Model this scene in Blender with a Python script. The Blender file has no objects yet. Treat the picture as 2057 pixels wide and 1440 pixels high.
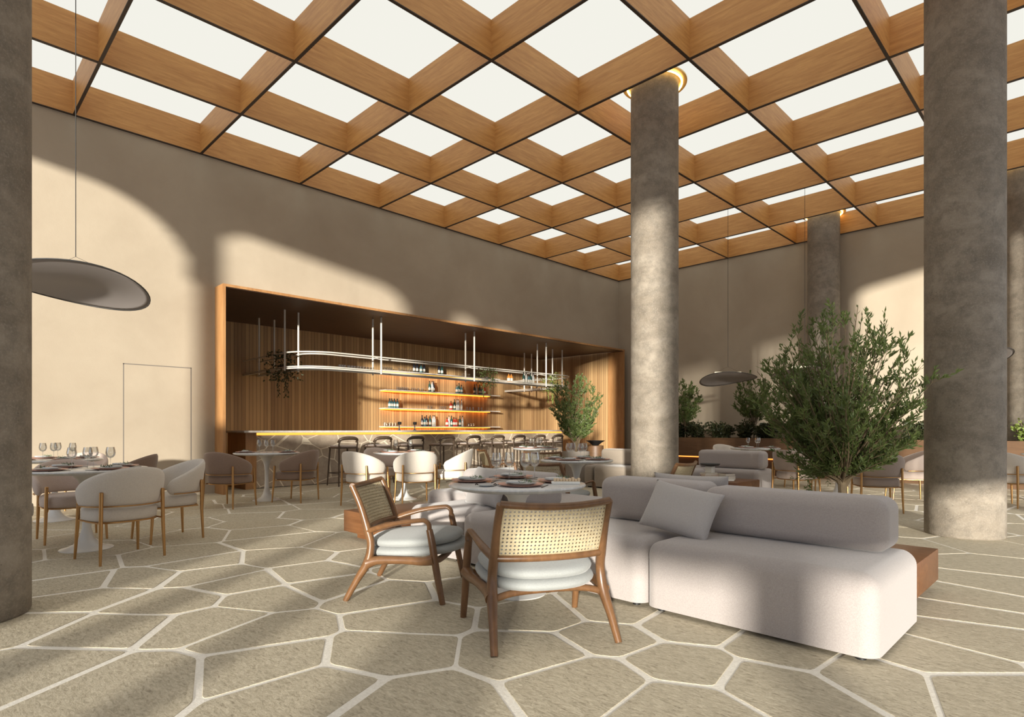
import bpy, bmesh, math, random
from mathutils import Vector, Matrix
random.seed(7)
C = bpy.context.scene
COL = C.collection
PI = math.pi
# ------------------------------------------------------------------ camera
FPX, CX, HY, EYE = 1190.0, 1028.5, 861.7, 1.12
cam_d = bpy.data.cameras.new('camera'); cam = bpy.data.objects.new('camera', cam_d); COL.objects.link(cam)
cam_d.sensor_fit = 'HORIZONTAL'; cam_d.sensor_width = 36.0
cam_d.lens = 36.0 * FPX / 2057.0
cam_d.shift_x = 0.0
cam_d.shift_y = (HY - 720.0) / 2057.0
cam_d.clip_start = 0.02; cam_d.clip_end = 200
cam.location = (0, 0, EYE); cam.rotation_euler = (PI/2, 0, PI/4)
C.camera = cam
# ------------------------------------------------------------------ world, sun, exposure
SUN_E = math.radians(6.5)
SUN_D = Vector((-.60*math.cos(SUN_E), .80*math.cos(SUN_E), -math.sin(SUN_E)))
w = bpy.data.worlds.new('world'); C.world = w; w.use_nodes = True
bg = w.node_tree.nodes['Background']; bg.inputs[0].default_value = (.80, .87, 1.0, 1); bg.inputs[1].default_value = 1.2
sd = bpy.data.lights.new('sun', 'SUN'); sd.energy = 8.6; sd.angle = math.radians(1.7); sd.color = (1, .95, .85)
sun = bpy.data.objects.new('sun', sd); COL.objects.link(sun); sun.rotation_euler = SUN_D.to_track_quat('-Z', 'Y').to_euler(); sun.location = (8, -10, 6)
CEIL_L = .90
C.view_settings.view_transform = 'Standard'; C.view_settings.look = 'None'
C.view_settings.gamma = 1; C.view_settings.exposure = 0.0
C.view_settings.use_curve_mapping = False
# ------------------------------------------------------------------ pixel ray helpers
def G(px, z, h=0.0):
    xr = (px - CX) / FPX * z
    return Vector((.70711*(xr - z), .70711*(xr + z), h))
def F(px, py, h=0.0):
    return G(px, (EYE - h) * FPX / (py - HY), h)
def onX(px, X):           # Y of the point seen at column px on the plane x = X
    r = (px - CX) / FPX
    return X * (1 + r) / (r - 1)
def onY(px, Y):
    r = (px - CX) / FPX
    return Y * (r - 1) / (1 + r)
# ------------------------------------------------------------------ materials
def newmat(name):
    m = bpy.data.materials.new(name); m.use_nodes = True
    nt = m.node_tree; b = nt.nodes['Principled BSDF']
    return m, nt, b
def N(nt, t, **kw):
    n = nt.nodes.new(t)
    for k, v in kw.items(): setattr(n, k, v)
    return n
def L(nt, a, b): nt.links.new(a, b)
def coords(nt, scale=(1,1,1), kind='Object', rot=(0,0,0)):
    tc = N(nt, 'ShaderNodeTexCoord'); mp = N(nt, 'ShaderNodeMapping')
    mp.inputs['Scale'].default_value = scale; mp.inputs['Rotation'].default_value = rot
    if kind == 'World':
        ge = N(nt, 'ShaderNodeNewGeometry'); L(nt, ge.outputs['Position'], mp.inputs['Vector'])
    else: L(nt, tc.outputs[kind], mp.inputs['Vector'])
    return mp.outputs['Vector']
def noise(nt, vec, scale, detail=4, rough=.55, dist=0):
    n = N(nt, 'ShaderNodeTexNoise'); n.inputs['Scale'].default_value = scale; n.inputs['Detail'].default_value = detail
    n.inputs['Roughness'].default_value = rough; n.inputs['Distortion'].default_value = dist
    L(nt, vec, n.inputs['Vector']); return n.outputs['Fac']
def ramp(nt, fac, stops):
    r = N(nt, 'ShaderNodeValToRGB'); e = r.color_ramp.elements
    while len(e) < len(stops): e.new(.5)
    for i, (p, c) in enumerate(stops):
        e[i].position = p; e[i].color = (*c, 1) if len(c) == 3 else c
    L(nt, fac, r.inputs['Fac']); return r.outputs['Color']
def mixc(nt, fac, a, b, mode='MIX'):
    m = N(nt, 'ShaderNodeMix', data_type='RGBA', blend_type=mode)
    if isinstance(fac, float): m.inputs['Factor'].default_value = fac
    else: L(nt, fac, m.inputs['Factor'])
    for s, v in ((m.inputs[6], a), (m.inputs[7], b)):
        if isinstance(v, tuple): s.default_value = (*v, 1)
        else: L(nt, v, s)
    return m.outputs[2]
def mth(nt, op, a, b=None, c=None):
    m = N(nt, 'ShaderNodeMath', operation=op)
    for i, v in enumerate((a, b, c)):
        if v is None: continue
        if isinstance(v, (int, float)): m.inputs[i].default_value = v
        else: L(nt, v, m.inputs[i])
    return m.outputs[0]
def bump(nt, b, h, strength=.3, dist=.01):
    bp = N(nt, 'ShaderNodeBump'); bp.inputs['Strength'].default_value = strength; bp.inputs['Distance'].default_value = dist
    L(nt, h, bp.inputs['Height']); L(nt, bp.outputs['Normal'], b.inputs['Normal'])
def plain(name, col, rough=.5, metal=0, spec=.5):
    m, nt, b = newmat(name)
    b.inputs['Base Color'].default_value = (*col, 1); b.inputs['Roughness'].default_value = rough
    b.inputs['Metallic'].default_value = metal; b.inputs['Specular IOR Level'].default_value = spec
    return m
def emit(name, col, s):
    m = bpy.data.materials.new(name); m.use_nodes = True; nt = m.node_tree; nt.nodes.clear()
    e = N(nt, 'ShaderNodeEmission'); e.inputs[0].default_value = (*col, 1); e.inputs[1].default_value = s
    o = N(nt, 'ShaderNodeOutputMaterial'); L(nt, e.outputs[0], o.inputs[0]); return m
def wood(name, dark, light, scale=(1, 12, 12), rough=.45, kind='Object', amt=.15, ns=3.0):
    m, nt, b = newmat(name)
    v = coords(nt, scale, kind)
    a = noise(nt, v, ns, 6, .6, .6); f = noise(nt, v, ns*6, 3, .6)
    c = ramp(nt, a, [(.3, dark), (.7, light)])
    c2 = mixc(nt, mth(nt, 'MULTIPLY', f, .5), c, tuple(x*.62 for x in dark))
    L(nt, c2, b.inputs['Base Color']); b.inputs['Roughness'].default_value = rough
    bump(nt, b, f, amt, .002)
    return m
def fabric(name, col, col2=None, weave=900, sheen=.3, bs=.25):
    m, nt, b = newmat(name)
    v = coords(nt, (1, 1, 1)); vs = coords(nt, (1, 1, 6)); vh = coords(nt, (6, 6, 1))
    n1 = noise(nt, v, 5, 3); a = noise(nt, vs, weave/6, 2, .7); bb = noise(nt, vh, weave/6, 2, .7)
    t = mth(nt, 'MULTIPLY', mth(nt, 'ADD', a, bb), .5)
    col2 = col2 or tuple(x*.72 for x in col)
    c = ramp(nt, t, [(.38, col2), (.62, col)])
    c = mixc(nt, mth(nt, 'MULTIPLY', n1, .25), c, tuple(x*.8 for x in col))
    L(nt, c, b.inputs['Base Color']); b.inputs['Roughness'].default_value = .92
    b.inputs['Sheen Weight'].default_value = sheen; b.inputs['Specular IOR Level'].default_value = .15
    bump(nt, b, t, bs, .003)
    return m
M = {}
# plaster walls
def plaster(name, c1, c2, kind='World'):
    m, nt, b = newmat(name)
    v = coords(nt, (1, 1, 1), kind)
    a = noise(nt, v, .55, 5, .55, .4); f = noise(nt, v, 3.2, 8, .65); g = noise(nt, v, 60, 3)
    c = ramp(nt, a, [(.3, c1), (.7, c2)])
    c = mixc(nt, mth(nt, 'MULTIPLY', f, .35), c, tuple(x*.86 for x in c1))
    L(nt, c, b.inputs['Base Color']); b.inputs['Roughness'].default_value = .85; b.inputs['Specular IOR Level'].default_value = .2
    bump(nt, b, mth(nt, 'ADD', f, mth(nt, 'MULTIPLY', g, .3)), .25, .01)
    return m
M['plaster'] = plaster('plaster', (.375, .31, .23), (.465, .395, .30))
def concrete():
    m, nt, b = newmat('concrete')
    v = coords(nt, (1, 1, 1), 'World'); vb = coords(nt, (1, 1, 1.9), 'World')
    a = noise(nt, vb, 1.6, 7, .62, .8); f = noise(nt, v, 9, 8, .7); g = noise(nt, v, 70, 4, .7)
    c = ramp(nt, a, [(.25, (.165, .135, .10)), (.5, (.25, .212, .165)), (.75, (.35, .305, .245))])
    c = mixc(nt, ramp(nt, f, [(.42, (0,0,0)), (.66, (.6,.6,.6))]), c, (.13, .112, .09))
    c = mixc(nt, ramp(nt, g, [(.5, (0,0,0)), (.75, (.6,.6,.6))]), c, (.37, .33, .27))
    vo = N(nt, 'ShaderNodeTexVoronoi', feature='F1'); vo.inputs['Scale'].default_value = 22; L(nt, coords(nt, (1, 1, 1.6), 'World'), vo.inputs['Vector'])
    pit = mth(nt, 'LESS_THAN', vo.outputs['Distance'], mth(nt, 'MULTIPLY', mth(nt, 'SUBTRACT', noise(nt, v, 1.7, 3), .52), .9))
    c = mixc(nt, mth(nt, 'MULTIPLY', pit, .55), c, (.06, .05, .045))
    L(nt, c, b.inputs['Base Color']); b.inputs['Roughness'].default_value = .75; b.inputs['Specular IOR Level'].default_value = .3
    bump(nt, b, mth(nt, 'SUBTRACT', mth(nt, 'ADD', f, mth(nt, 'MULTIPLY', g, .4)), pit), .35, .012)
    return m
M['concrete'] = concrete()
def stone():
    m, nt, b = newmat('flagstone')
    v = coords(nt, (1, 1, 1), 'World')
    s = noise(nt, coords(nt, (1, 1, 1), 'World', (0, 0, .75)), 75, 4, .75); s2 = noise(nt, coords(nt, (.35, 1, 1), 'World', (0, 0, -.78)), 60, 5, .8, 1.0); l = noise(nt, v, .8, 3)
    c = ramp(nt, s2, [(.30, (.16, .13, .085)), (.47, (.47, .41, .30)), (.66, (.72, .65, .50))])
    c = mixc(nt, mth(nt, 'MULTIPLY', s, .35), c, (.40, .345, .25))
    c = mixc(nt, mth(nt, 'MULTIPLY', l, .4), c, (.44, .385, .28))
    L(nt, c, b.inputs['Base Color']); b.inputs['Roughness'].default_value = .7; b.inputs['Specular IOR Level'].default_value = .3
    bump(nt, b, mth(nt, 'ADD', s2, s), .5, .004)
    return m
M['stone'] = stone()
def grout():
    m, nt, b = newmat('grout'); v = coords(nt, (1, 1, 1), 'World')
    g = noise(nt, v, 60, 5, .7)
    L(nt, ramp(nt, g, [(.3, (.74, .69, .60)), (.7, (.90, .86, .77))]), b.inputs['Base Color']); b.inputs['Roughness'].default_value = .9
    bump(nt, b, g, .5, .004); return m
M['grout'] = grout()
M['beam_x'] = wood('oak_beam_x', (.50, .23, .062), (.72, .385, .125), (.8, 9, 9), .5, 'World')
M['beam_y'] = wood('oak_beam_y', (.50, .23, .062), (.72, .385, .125), (9, .8, 9), .5, 'World')
M['beam_under'] = plain('beam_underside', (.035, .018, .009), .6)  # darker tone along the bottom of the coffer beams
M['panel'] = emit('ceiling_panel', (1.0, .985, .90), CEIL_L)
def slats():
    m, nt, b = newmat('slatted_wood')
    ge = N(nt, 'ShaderNodeNewGeometry'); sp = N(nt, 'ShaderNodeSeparateXYZ'); L(nt, ge.outputs['Position'], sp.inputs[0])
    k = mth(nt, 'ADD', sp.outputs['Y'], sp.outputs['X'])
    u = mth(nt, 'DIVIDE', k, .085); fl = mth(nt, 'FLOOR', u); fr = mth(nt, 'FRACT', u)
    wn = N(nt, 'ShaderNodeTexWhiteNoise', noise_dimensions='1D'); L(nt, fl, wn.inputs['W'])
    v = coords(nt, (9, 9, .6), 'World'); g = noise(nt, v, 3, 6, .6, .4)
    big = N(nt, 'ShaderNodeTexWhiteNoise', noise_dimensions='1D'); L(nt, mth(nt, 'FLOOR', mth(nt, 'DIVIDE', k, .68)), big.inputs['W'])
    t = mth(nt, 'ADD', mth(nt, 'MULTIPLY', wn.outputs['Value'], .45), mth(nt, 'ADD', mth(nt, 'MULTIPLY', g, .45), mth(nt, 'MULTIPLY', big.outputs['Value'], .2)))
    c = ramp(nt, t, [(.2, (.23, .125, .052)), (.8, (.45, .285, .13))])
    edge = mth(nt, 'LESS_THAN', fr, .1)
    c = mixc(nt, mth(nt, 'MULTIPLY', edge, .8), c, (.04, .02, .01))
    L(nt, c, b.inputs['Base Color']); b.inputs['Roughness'].default_value = .5
    bump(nt, b, mth(nt, 'SUBTRACT', 1.0, edge), .6, .008)
    return m
M['slats'] = slats()
M['frame'] = wood('oak_frame', (.36, .17, .06), (.50, .27, .11), (3, 3, .5), .45, 'World')
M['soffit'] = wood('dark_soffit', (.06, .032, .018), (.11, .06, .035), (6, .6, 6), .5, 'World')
M['walnut'] = wood('walnut', (.135, .052, .018), (.235, .10, .036), (1, 8, 10), .4)
M['chairwood'] = wood('chair_walnut', (.115, .054, .022), (.22, .108, .044), (6, 3, 3), .32, amt=.05)
M['stoolwood'] = wood('stool_wood', (.055, .035, .022), (.10, .065, .04), (3, 3, 3), .4)
M['planter'] = wood('planter_wood', (.10, .05, .022), (.165, .088, .04), (.8, 6, 6), .5, 'World')
M['sofa'] = fabric('sofa_linen', (.45, .405, .38), (.31, .275, .26), 700, .35)
M['sofa2'] = fabric('sofa_linen_sand', (.34, .285, .225), (.26, .215, .17), 500, .3)
M['pillow'] = fabric('pillow_linen', (.46, .43, .41), (.36, .335, .32), 700, .35)
M['cream'] = fabric('cream_boucle', (.66, .60, .52), (.54, .485, .42), 420, .4, .35)
M['pink'] = fabric('blush_fabric', (.60, .49, .42), (.50, .40, .34), 420, .35)
M['brown'] = fabric('brown_fabric', (.27, .185, .135), (.20, .135, .10), 420, .35)
M['taupe'] = fabric('taupe_fabric', (.37, .29, .24), (.30, .235, .19), 420, .35)
M['seatgrey'] = fabric('grey_seat', (.36, .37, .355), (.29, .30, .29), 500, .25)
M['brass'] = plain('brass', (.50, .29, .12), .36, 1)
M['bronze'] = plain('bronze', (.42, .24, .12), .38, 1)
M['black'] = plain('black_metal', (.012, .012, .012), .45)
M['white_tube'] = plain('white_lacquer', (.60, .56, .49), .4)
M['tulip'] = plain('tulip_white', (.70, .69, .66), .3)
def marble(name, c1, c2, sc=5.):
    m, nt, b = newmat(name); v = coords(nt, (1, 1, 1)); a = noise(nt, v, sc, 8, .65, 1.6)
    L(nt, ramp(nt, a, [(.35, c1), (.5, c2), (.55, c1), (.8, c2)]), b.inputs['Base Color']); b.inputs['Roughness'].default_value = .22
    return m
M['marble'] = marble('white_marble', (.66, .66, .65), (.56, .57, .57))
M['countertop'] = marble('counter_stone', (.55, .50, .44), (.45, .40, .35))
def barstone():
    m, nt, b = newmat('bar_cladding'); ge = N(nt, 'ShaderNodeNewGeometry')
    mp = N(nt, 'ShaderNodeMapping'); mp.inputs['Scale'].default_value = (.01, 1, 1.3); L(nt, ge.outputs['Position'], mp.inputs[0])
    vo = N(nt, 'ShaderNodeTexVoronoi', feature='DISTANCE_TO_EDGE'); vo.inputs['Scale'].default_value = 1.9; L(nt, mp.outputs[0], vo.inputs['Vector'])
    ln = mth(nt, 'LESS_THAN', vo.outputs['Distance'], .018)
    n = noise(nt, coords(nt, (1, 1, 1), 'World'), 6, 7, .7)
    c = ramp(nt, n, [(.3, (.32, .25, .185)), (.7, (.50, .41, .31))])
    c = mixc(nt, ln, c, (.74, .65, .5)); L(nt, c, b.inputs['Base Color']); b.inputs['Roughness'].default_value = .55
    return m
M['barstone'] = barstone()
M['led'] = emit('led_warm', (1.0, .47, .10), 9.0)
M['led_soft'] = emit('led_shelf', (1.0, .29, .03), 5.0)
M['led_bar'] = emit('led_counter', (1.0, .36, .05), 2.2)
M['niche_fill'] = emit('added_niche_fill', (1.0, .74, .42), 10.0)
M['led_planter'] = emit('led_planter', (1.0, .32, .06), 2.0)
M['led_col'] = emit('led_column', (1.0, .66, .24), 9.0)
M['lampbar'] = emit('pendant_lamp_bar', (1.0, .88, .62), 1.2)
M['goldring'] = plain('gold_ring', (.80, .58, .26), .4, .6)
M['shade'] = plain('pendant_shade', (.27, .24, .225), .7)
M['shade_edge'] = plain('pendant_edge', (.03, .028, .026), .5)
M['cord'] = plain('cord', (.03, .028, .026), .6)
M['terracotta'] = plain('terracotta_plate', (.60, .34, .26), .45)
M['plate'] = plain('white_plate', (.72, .70, .66), .3)
M['greyplate'] = plain('grey_plate', (.40, .42, .43), .35)
M['napkin'] = plain('napkin', (.62, .62, .60), .9)
M['whiteboard'] = plain('white_ceramic', (.85, .84, .78), .4)
M['herb'] = plain('herb', (.16, .20, .12), .7)
M['food'] = plain('bread', (.72, .55, .36), .8)
M['darkcut'] = plain('dark_cutlery', (.05, .04, .035), .35, .7)
M['paper'] = plain('book_paper', (.70, .64, .55), .8)
M['bookred'] = plain('book_red', (.32, .08, .05), .6)
M['bookdark'] = plain('book_dark', (.08, .06, .05), .6)
M['soil'] = plain('soil', (.05, .035, .025), .95)
M['pot'] = plaster('pot_plaster', (.30, .26, .22), (.38, .34, .30))
def glassmat(name, tint=(.93, .95, .95), refl=.10):
    m = bpy.data.materials.new(name); m.use_nodes = True; nt = m.node_tree; nt.nodes.clear()
    t = N(nt, 'ShaderNodeBsdfTransparent'); t.inputs[0].default_value = (*tint, 1)
    g = N(nt, 'ShaderNodeBsdfGlossy'); g.inputs['Roughness'].default_value = .04; g.inputs[0].default_value = (1, 1, 1, 1)
    lw = N(nt, 'ShaderNodeLayerWeight'); lw.inputs[0].default_value = .35
    f = mth(nt, 'ADD', mth(nt, 'MULTIPLY', lw.outputs['Fresnel'], .62), refl*.35)
    mx = N(nt, 'ShaderNodeMixShader'); L(nt, f, mx.inputs[0]); L(nt, t.outputs[0], mx.inputs[1]); L(nt, g.outputs[0], mx.inputs[2])
    o = N(nt, 'ShaderNodeOutputMaterial'); L(nt, mx.outputs[0], o.inputs[0]); return m
M['glass'] = glassmat('clear_glass', (.925, .93, .925))
M['glass_dark'] = glassmat('smoked_glass', (.55, .56, .60))
M['bottle_green'] = plain('bottle_green', (.02, .06, .05), .12)
M['bottle_dark'] = plain('bottle_dark', (.02, .022, .03), .12)
M['bottle_red'] = plain('bottle_red', (.35, .03, .02), .15)
M['bottle_blue'] = plain('bottle_blue', (.06, .14, .16), .15)
M['bottle_clear'] = plain('bottle_clear', (.42, .42, .40), .12)
M['bottle_amber'] = plain('bottle_amber', (.45, .16, .03), .15)
M['label'] = plain('bottle_label', (.50, .46, .38), .6)
def leafmat(name, c1, c2):
    m, nt, b = newmat(name)
    a = noise(nt, coords(nt, (1, 1, 1), 'World'), 14, 3)
    L(nt, ramp(nt, a, [(.3, c1), (.7, c2)]), b.inputs['Base Color']); b.inputs['Roughness'].default_value = .5
    tr = N(nt, 'ShaderNodeBsdfTranslucent'); tr.inputs[0].default_value = (*[x*1.3 for x in c2], 1)
    mx = N(nt, 'ShaderNodeMixShader'); mx.inputs[0].default_value = .25
    o = nt.nodes['Material Output']; L(nt, b.outputs[0], mx.inputs[1]); L(nt, tr.outputs[0], mx.inputs[2]); L(nt, mx.outputs[0], o.inputs[0])
    return m
M['olive'] = leafmat('olive_leaf', (.045, .07, .016), (.16, .21, .06))
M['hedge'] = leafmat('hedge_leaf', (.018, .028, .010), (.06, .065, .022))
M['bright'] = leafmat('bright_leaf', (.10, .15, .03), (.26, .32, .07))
M['bark'] = wood('olive_bark', (.13, .09, .05), (.28, .21, .12), (6, 6, 2), .8)
def cane():
    m, nt, b = newmat('woven_cane')
    uv = N(nt, 'ShaderNodeUVMap'); mp = N(nt, 'ShaderNodeMapping'); mp.inputs['Scale'].default_value = (1/.0215, 1/.0215, 1); L(nt, uv.outputs[0], mp.inputs[0])
    fr = N(nt, 'ShaderNodeVectorMath', operation='FRACTION'); L(nt, mp.outputs[0], fr.inputs[0])
    sb = N(nt, 'ShaderNodeVectorMath', operation='SUBTRACT'); sb.inputs[1].default_value = (.5, .5, 0); L(nt, fr.outputs[0], sb.inputs[0])
    sp = N(nt, 'ShaderNodeSeparateXYZ'); L(nt, sb.outputs[0], sp.inputs[0])
    ax = mth(nt, 'ABSOLUTE', sp.outputs[0]); ay = mth(nt, 'ABSOLUTE', sp.outputs[1])
    o1 = mth(nt, 'MAXIMUM', mth(nt, 'MAXIMUM', ax, ay), mth(nt, 'MULTIPLY', mth(nt, 'ADD', ax, ay), .72))
    hole = mth(nt, 'LESS_THAN', o1, .25)
    diag = mth(nt, 'ABSOLUTE', mth(nt, 'SINE', mth(nt, 'MULTIPLY', mth(nt, 'ADD', sp.outputs[0], sp.outputs[1]), PI*2)))
    n = noise(nt, coords(nt, (1, 1, 1)), 60, 3)
    L(nt, ramp(nt, n, [(.3, (.42, .34, .205)), (.7, (.55, .47, .31))]), b.inputs['Base Color']); b.inputs['Roughness'].default_value = .55
    L(nt, mth(nt, 'SUBTRACT', 1.0, hole), b.inputs['Alpha'])
    bump(nt, b, diag, .4, .002)
    return m
M['cane'] = cane()
# ------------------------------------------------------------------ mesh helpers
class MB:
    def __init__(s): s.v = []; s.f = []; s.mi = []; s.cur = 0
    def add(s, vs, fs, mi=None):
        o = len(s.v); s.v += [tuple(p) for p in vs]; s.f += [tuple(i+o for i in f) for f in fs]
        s.mi += [s.cur if mi is None else mi]*len(fs); return s
    def box(s, x0, x1, y0, y1, z0, z1, mi=None):
        vs = [(x, y, z) for x in (x0, x1) for y in (y0, y1) for z in (z0, z1)]
        return s.add(vs, [(0, 1, 3, 2), (4, 6, 7, 5), (0, 4, 5, 1), (2, 3, 7, 6), (0, 2, 6, 4), (1, 5, 7, 3)], mi)
    def rbox(s, x0, x1, y0, y1, z0, z1, r=.02, seg=4, mi=None, puff=0):
        bm = bmesh.new(); bmesh.ops.create_cube(bm, size=1)
        for v in bm.verts:
            v.co = Vector(((x0+x1)/2 + v.co.x*(x1-x0), (y0+y1)/2 + v.co.y*(y1-y0), (z0+z1)/2 + v.co.z*(z1-z0)))
        bmesh.ops.bevel(bm, geom=list(bm.edges), offset=r, segments=seg, profile=.5, affect='EDGES')
        bm.verts.index_update()
        s.add([v.co[:] for v in bm.verts], [[v.index for v in f.verts] for f in bm.faces], mi); bm.free(); return s
    def tube(s, pts, rad, n=8, closed=False, mi=None, caps=True, flat=1.0, up=None):
        pts = [Vector(p) for p in pts]; m = len(pts)
        if not hasattr(rad, '__len__'): rad = [rad]*m
        vs = []; prev = None
        for i, p in enumerate(pts):
            if closed: t = pts[(i+1) % m] - pts[i-1]
            else: t = pts[min(i+1, m-1)] - pts[max(i-1, 0)]
            if t.length < 1e-9: t = Vector((0, 0, 1))
            t.normalize()
            if prev is None:
                a = Vector(up) if up else (Vector((0, 0, 1)) if abs(t.z) < .9 else Vector((1, 0, 0)))
            else: a = prev
            u = (a - t*a.dot(t)).normalized(); prev = u; q = t.cross(u)
            for k in range(n):
                an = 2*PI*k/n; vs.append(p + u*(math.cos(an)*rad[i]*flat) + q*(math.sin(an)*rad[i]))
        fs = []
        for i in range(m if closed else m-1):
            for k in range(n):
                a0 = i*n+k; a1 = i*n+(k+1) % n; b0 = ((i+1) % m)*n+k; b1 = ((i+1) % m)*n+(k+1) % n
                fs.append((a0, a1, b1, b0))
        if caps and not closed:
            fs.append(tuple(range(n))[::-1]); fs.append(tuple((m-1)*n+k for k in range(n)))
        return s.add(vs, fs, mi)
    def lathe(s, prof, n=24, c=(0, 0, 0), mi=None):
        vs = []; fs = []; m = len(prof)
        for r, z in prof:
            for k in range(n):
                a = 2*PI*k/n; vs.append((c[0]+r*math.cos(a), c[1]+r*math.sin(a), c[2]+z))
        for i in range(m-1):
            for k in range(n): fs.append((i*n+k, i*n+(k+1) % n, (i+1)*n+(k+1) % n, (i+1)*n+k))
        fs.append(tuple(range(n))[::-1]); fs.append(tuple((m-1)*n+k for k in range(n)))
        return s.add(vs, fs, mi)
    def build(s, name, mat, parent=None, smooth=True, sharp=40, loc=None):
        me = bpy.data.meshes.new(name); me.from_pydata(s.v, [], s.f)
        mats = mat if isinstance(mat, (list, tuple)) else [mat]
        for mm in mats: me.materials.append(mm)
        if len(mats) > 1: me.polygons.foreach_set('material_index', s.mi)
        bm = bmesh.new(); bm.from_mesh(me); bmesh.ops.recalc_face_normals(bm, faces=bm.faces); bm.to_mesh(me); bm.free()
        if smooth:
            me.polygons.foreach_set('use_smooth', [True]*len(me.polygons)); me.set_sharp_from_angle(angle=math.radians(sharp))
        me.update()
        o = bpy.data.objects.new(name, me); COL.objects.link(o)
        if parent is not None: o.parent = parent
        if loc is not None: o.location = loc
        return o
def smoothpts(P, k=4):
    P = [Vector(p) for p in P]; out = []
    for i in range(len(P)-1):
        p0 = P[max(i-1, 0)]; p1 = P[i]; p2 = P[i+1]; p3 = P[min(i+2, len(P)-1)]
        for j in range(k):
            t = j/k
            out.append(.5*((2*p1) + (p2-p0)*t + (2*p0-5*p1+4*p2-p3)*t*t + (3*p1-p0-3*p2+p3)*t**3))
    out.append(P[-1]); return out
def lerpr(R, k):
    out = []
    for i in range(len(R)-1):
        for j in range(k): out.append(R[i] + (R[i+1]-R[i])*j/k)
    out.append(R[-1]); return out
def tag(o, label, cat, group=None, kind=None):
    o['label'] = label; o['category'] = cat
    if group: o['group'] = group
    if kind: o['kind'] = kind
    return o
def thing(name, label, cat, loc=(0, 0, 0), rz=0, group=None):
    o = bpy.data.objects.new(name, None); COL.objects.link(o); o.empty_display_size = .1
    o.location = loc; o.rotation_euler = (0, 0, rz)
    return tag(o, label, cat, group)
def struct(o): o['kind'] = 'structure'; return o
def dup(o, parent=None):
    c = o.copy(); COL.objects.link(c); c.parent = parent
    for ch in list(o.children): dup(ch, c)
    return c
class Kind:
    """first placement moves the model itself, the next ones copy it"""
    def __init__(s, root): s.root = root; s.used = False
    def place(s, loc, rz=0, label=None, group=None, scale=None):
        o = dup(s.root) if s.used else s.root
        s.used = True
        o.location = loc; o.rotation_euler = (0, 0, rz)
        if scale: o.scale = (scale,)*3 if not hasattr(scale, '__len__') else scale
        if label: o['label'] = label
        if group: o['group'] = group
        elif 'group' in o and group is not None: del o['group']
        return o
def facing(fx, fy): return math.atan2(-fx, fy)
# ------------------------------------------------------------------ setting
ZB = EYE + 4.725           # underside of the beams
ZC = ZB + .513             # luminous ceiling
XL, YB, XR, YS = -11.0, 15.83, 3.0, -3.0
# floor: individual flagstones sunk in wide pale joints
seeds_px = []
for (x, y) in [(50,660),(600,570),(270,770),(960,660),(130,1040),(960,880),(1000,1140),(180,1290),(880,1390),(1700,620),(1400,455),(620,430),(1330,345),(600,300),(1160,245),(1000,180),(1720,215),(1650,130),(1450,65)]:
    seeds_px.append((x*.2431, 1100+y*.2431))
for (x, y) in [(700,215),(170,290),(370,410),(60,540),(850,315),(680,490),(330,700),(380,940),(900,690),(1290,860),(720,1180),(1640,1040),(1550,570),(1330,400),(1800,720),(1750,320),(1500,1330),(60,1300)]:
    seeds_px.append((450+x*.2431, 1100+y*.2431))
for (x, y) in [(600,430),(1080,340),(1000,640),(1620,530),(1640,270),(1130,160),(640,200),(1600,820),(1950,650)]:
    seeds_px.append((900+x*.2917, 1180+y*.2917))
for (x, y) in [(560,800),(500,1020),(1130,960),(1400,840),(1200,1170),(1830,1080),(1900,890),(1700,690),(1620,560),(1960,620),(1650,460),(1870,370),(1850,280)]:
    seeds_px.append((1400+x*.3194, 1050+y*.3194))
seeds = []
for px, py in seeds_px:
    p = F(px, py)
    if all((p.x-a)**2+(p.y-b)**2 > .16 for a, b in seeds): seeds.append((p.x, p.y))
nf = len(seeds)
rs = random.Random(3); tries = 0
while tries < 14000:
    tries += 1
    x = rs.uniform(-14.6, 4.2); y = rs.uniform(-4.2, 16.2)
    if x < -11.5 and y < 3: continue
    if all((x-a)**2+(y-b)**2 > .40 for a, b in seeds): seeds.append((x, y))
def clip(poly, nx, ny, d):
    out = []
    for i in range(len(poly)):
        a = poly[i]; b = poly[(i+1) % len(poly)]
        da = a[0]*nx+a[1]*ny-d; db = b[0]*nx+b[1]*ny-d
        if da <= 0: out.append(a)
        if (da < 0 < db) or (db < 0 < da):
            t = da/(da-db); out.append((a[0]+(b[0]-a[0])*t, a[1]+(b[1]-a[1])*t))
    return out
fl = MB(); fl.box(-14.6, 4.2, -4.2, 16.2, -.2, -.0025, mi=0)
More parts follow.
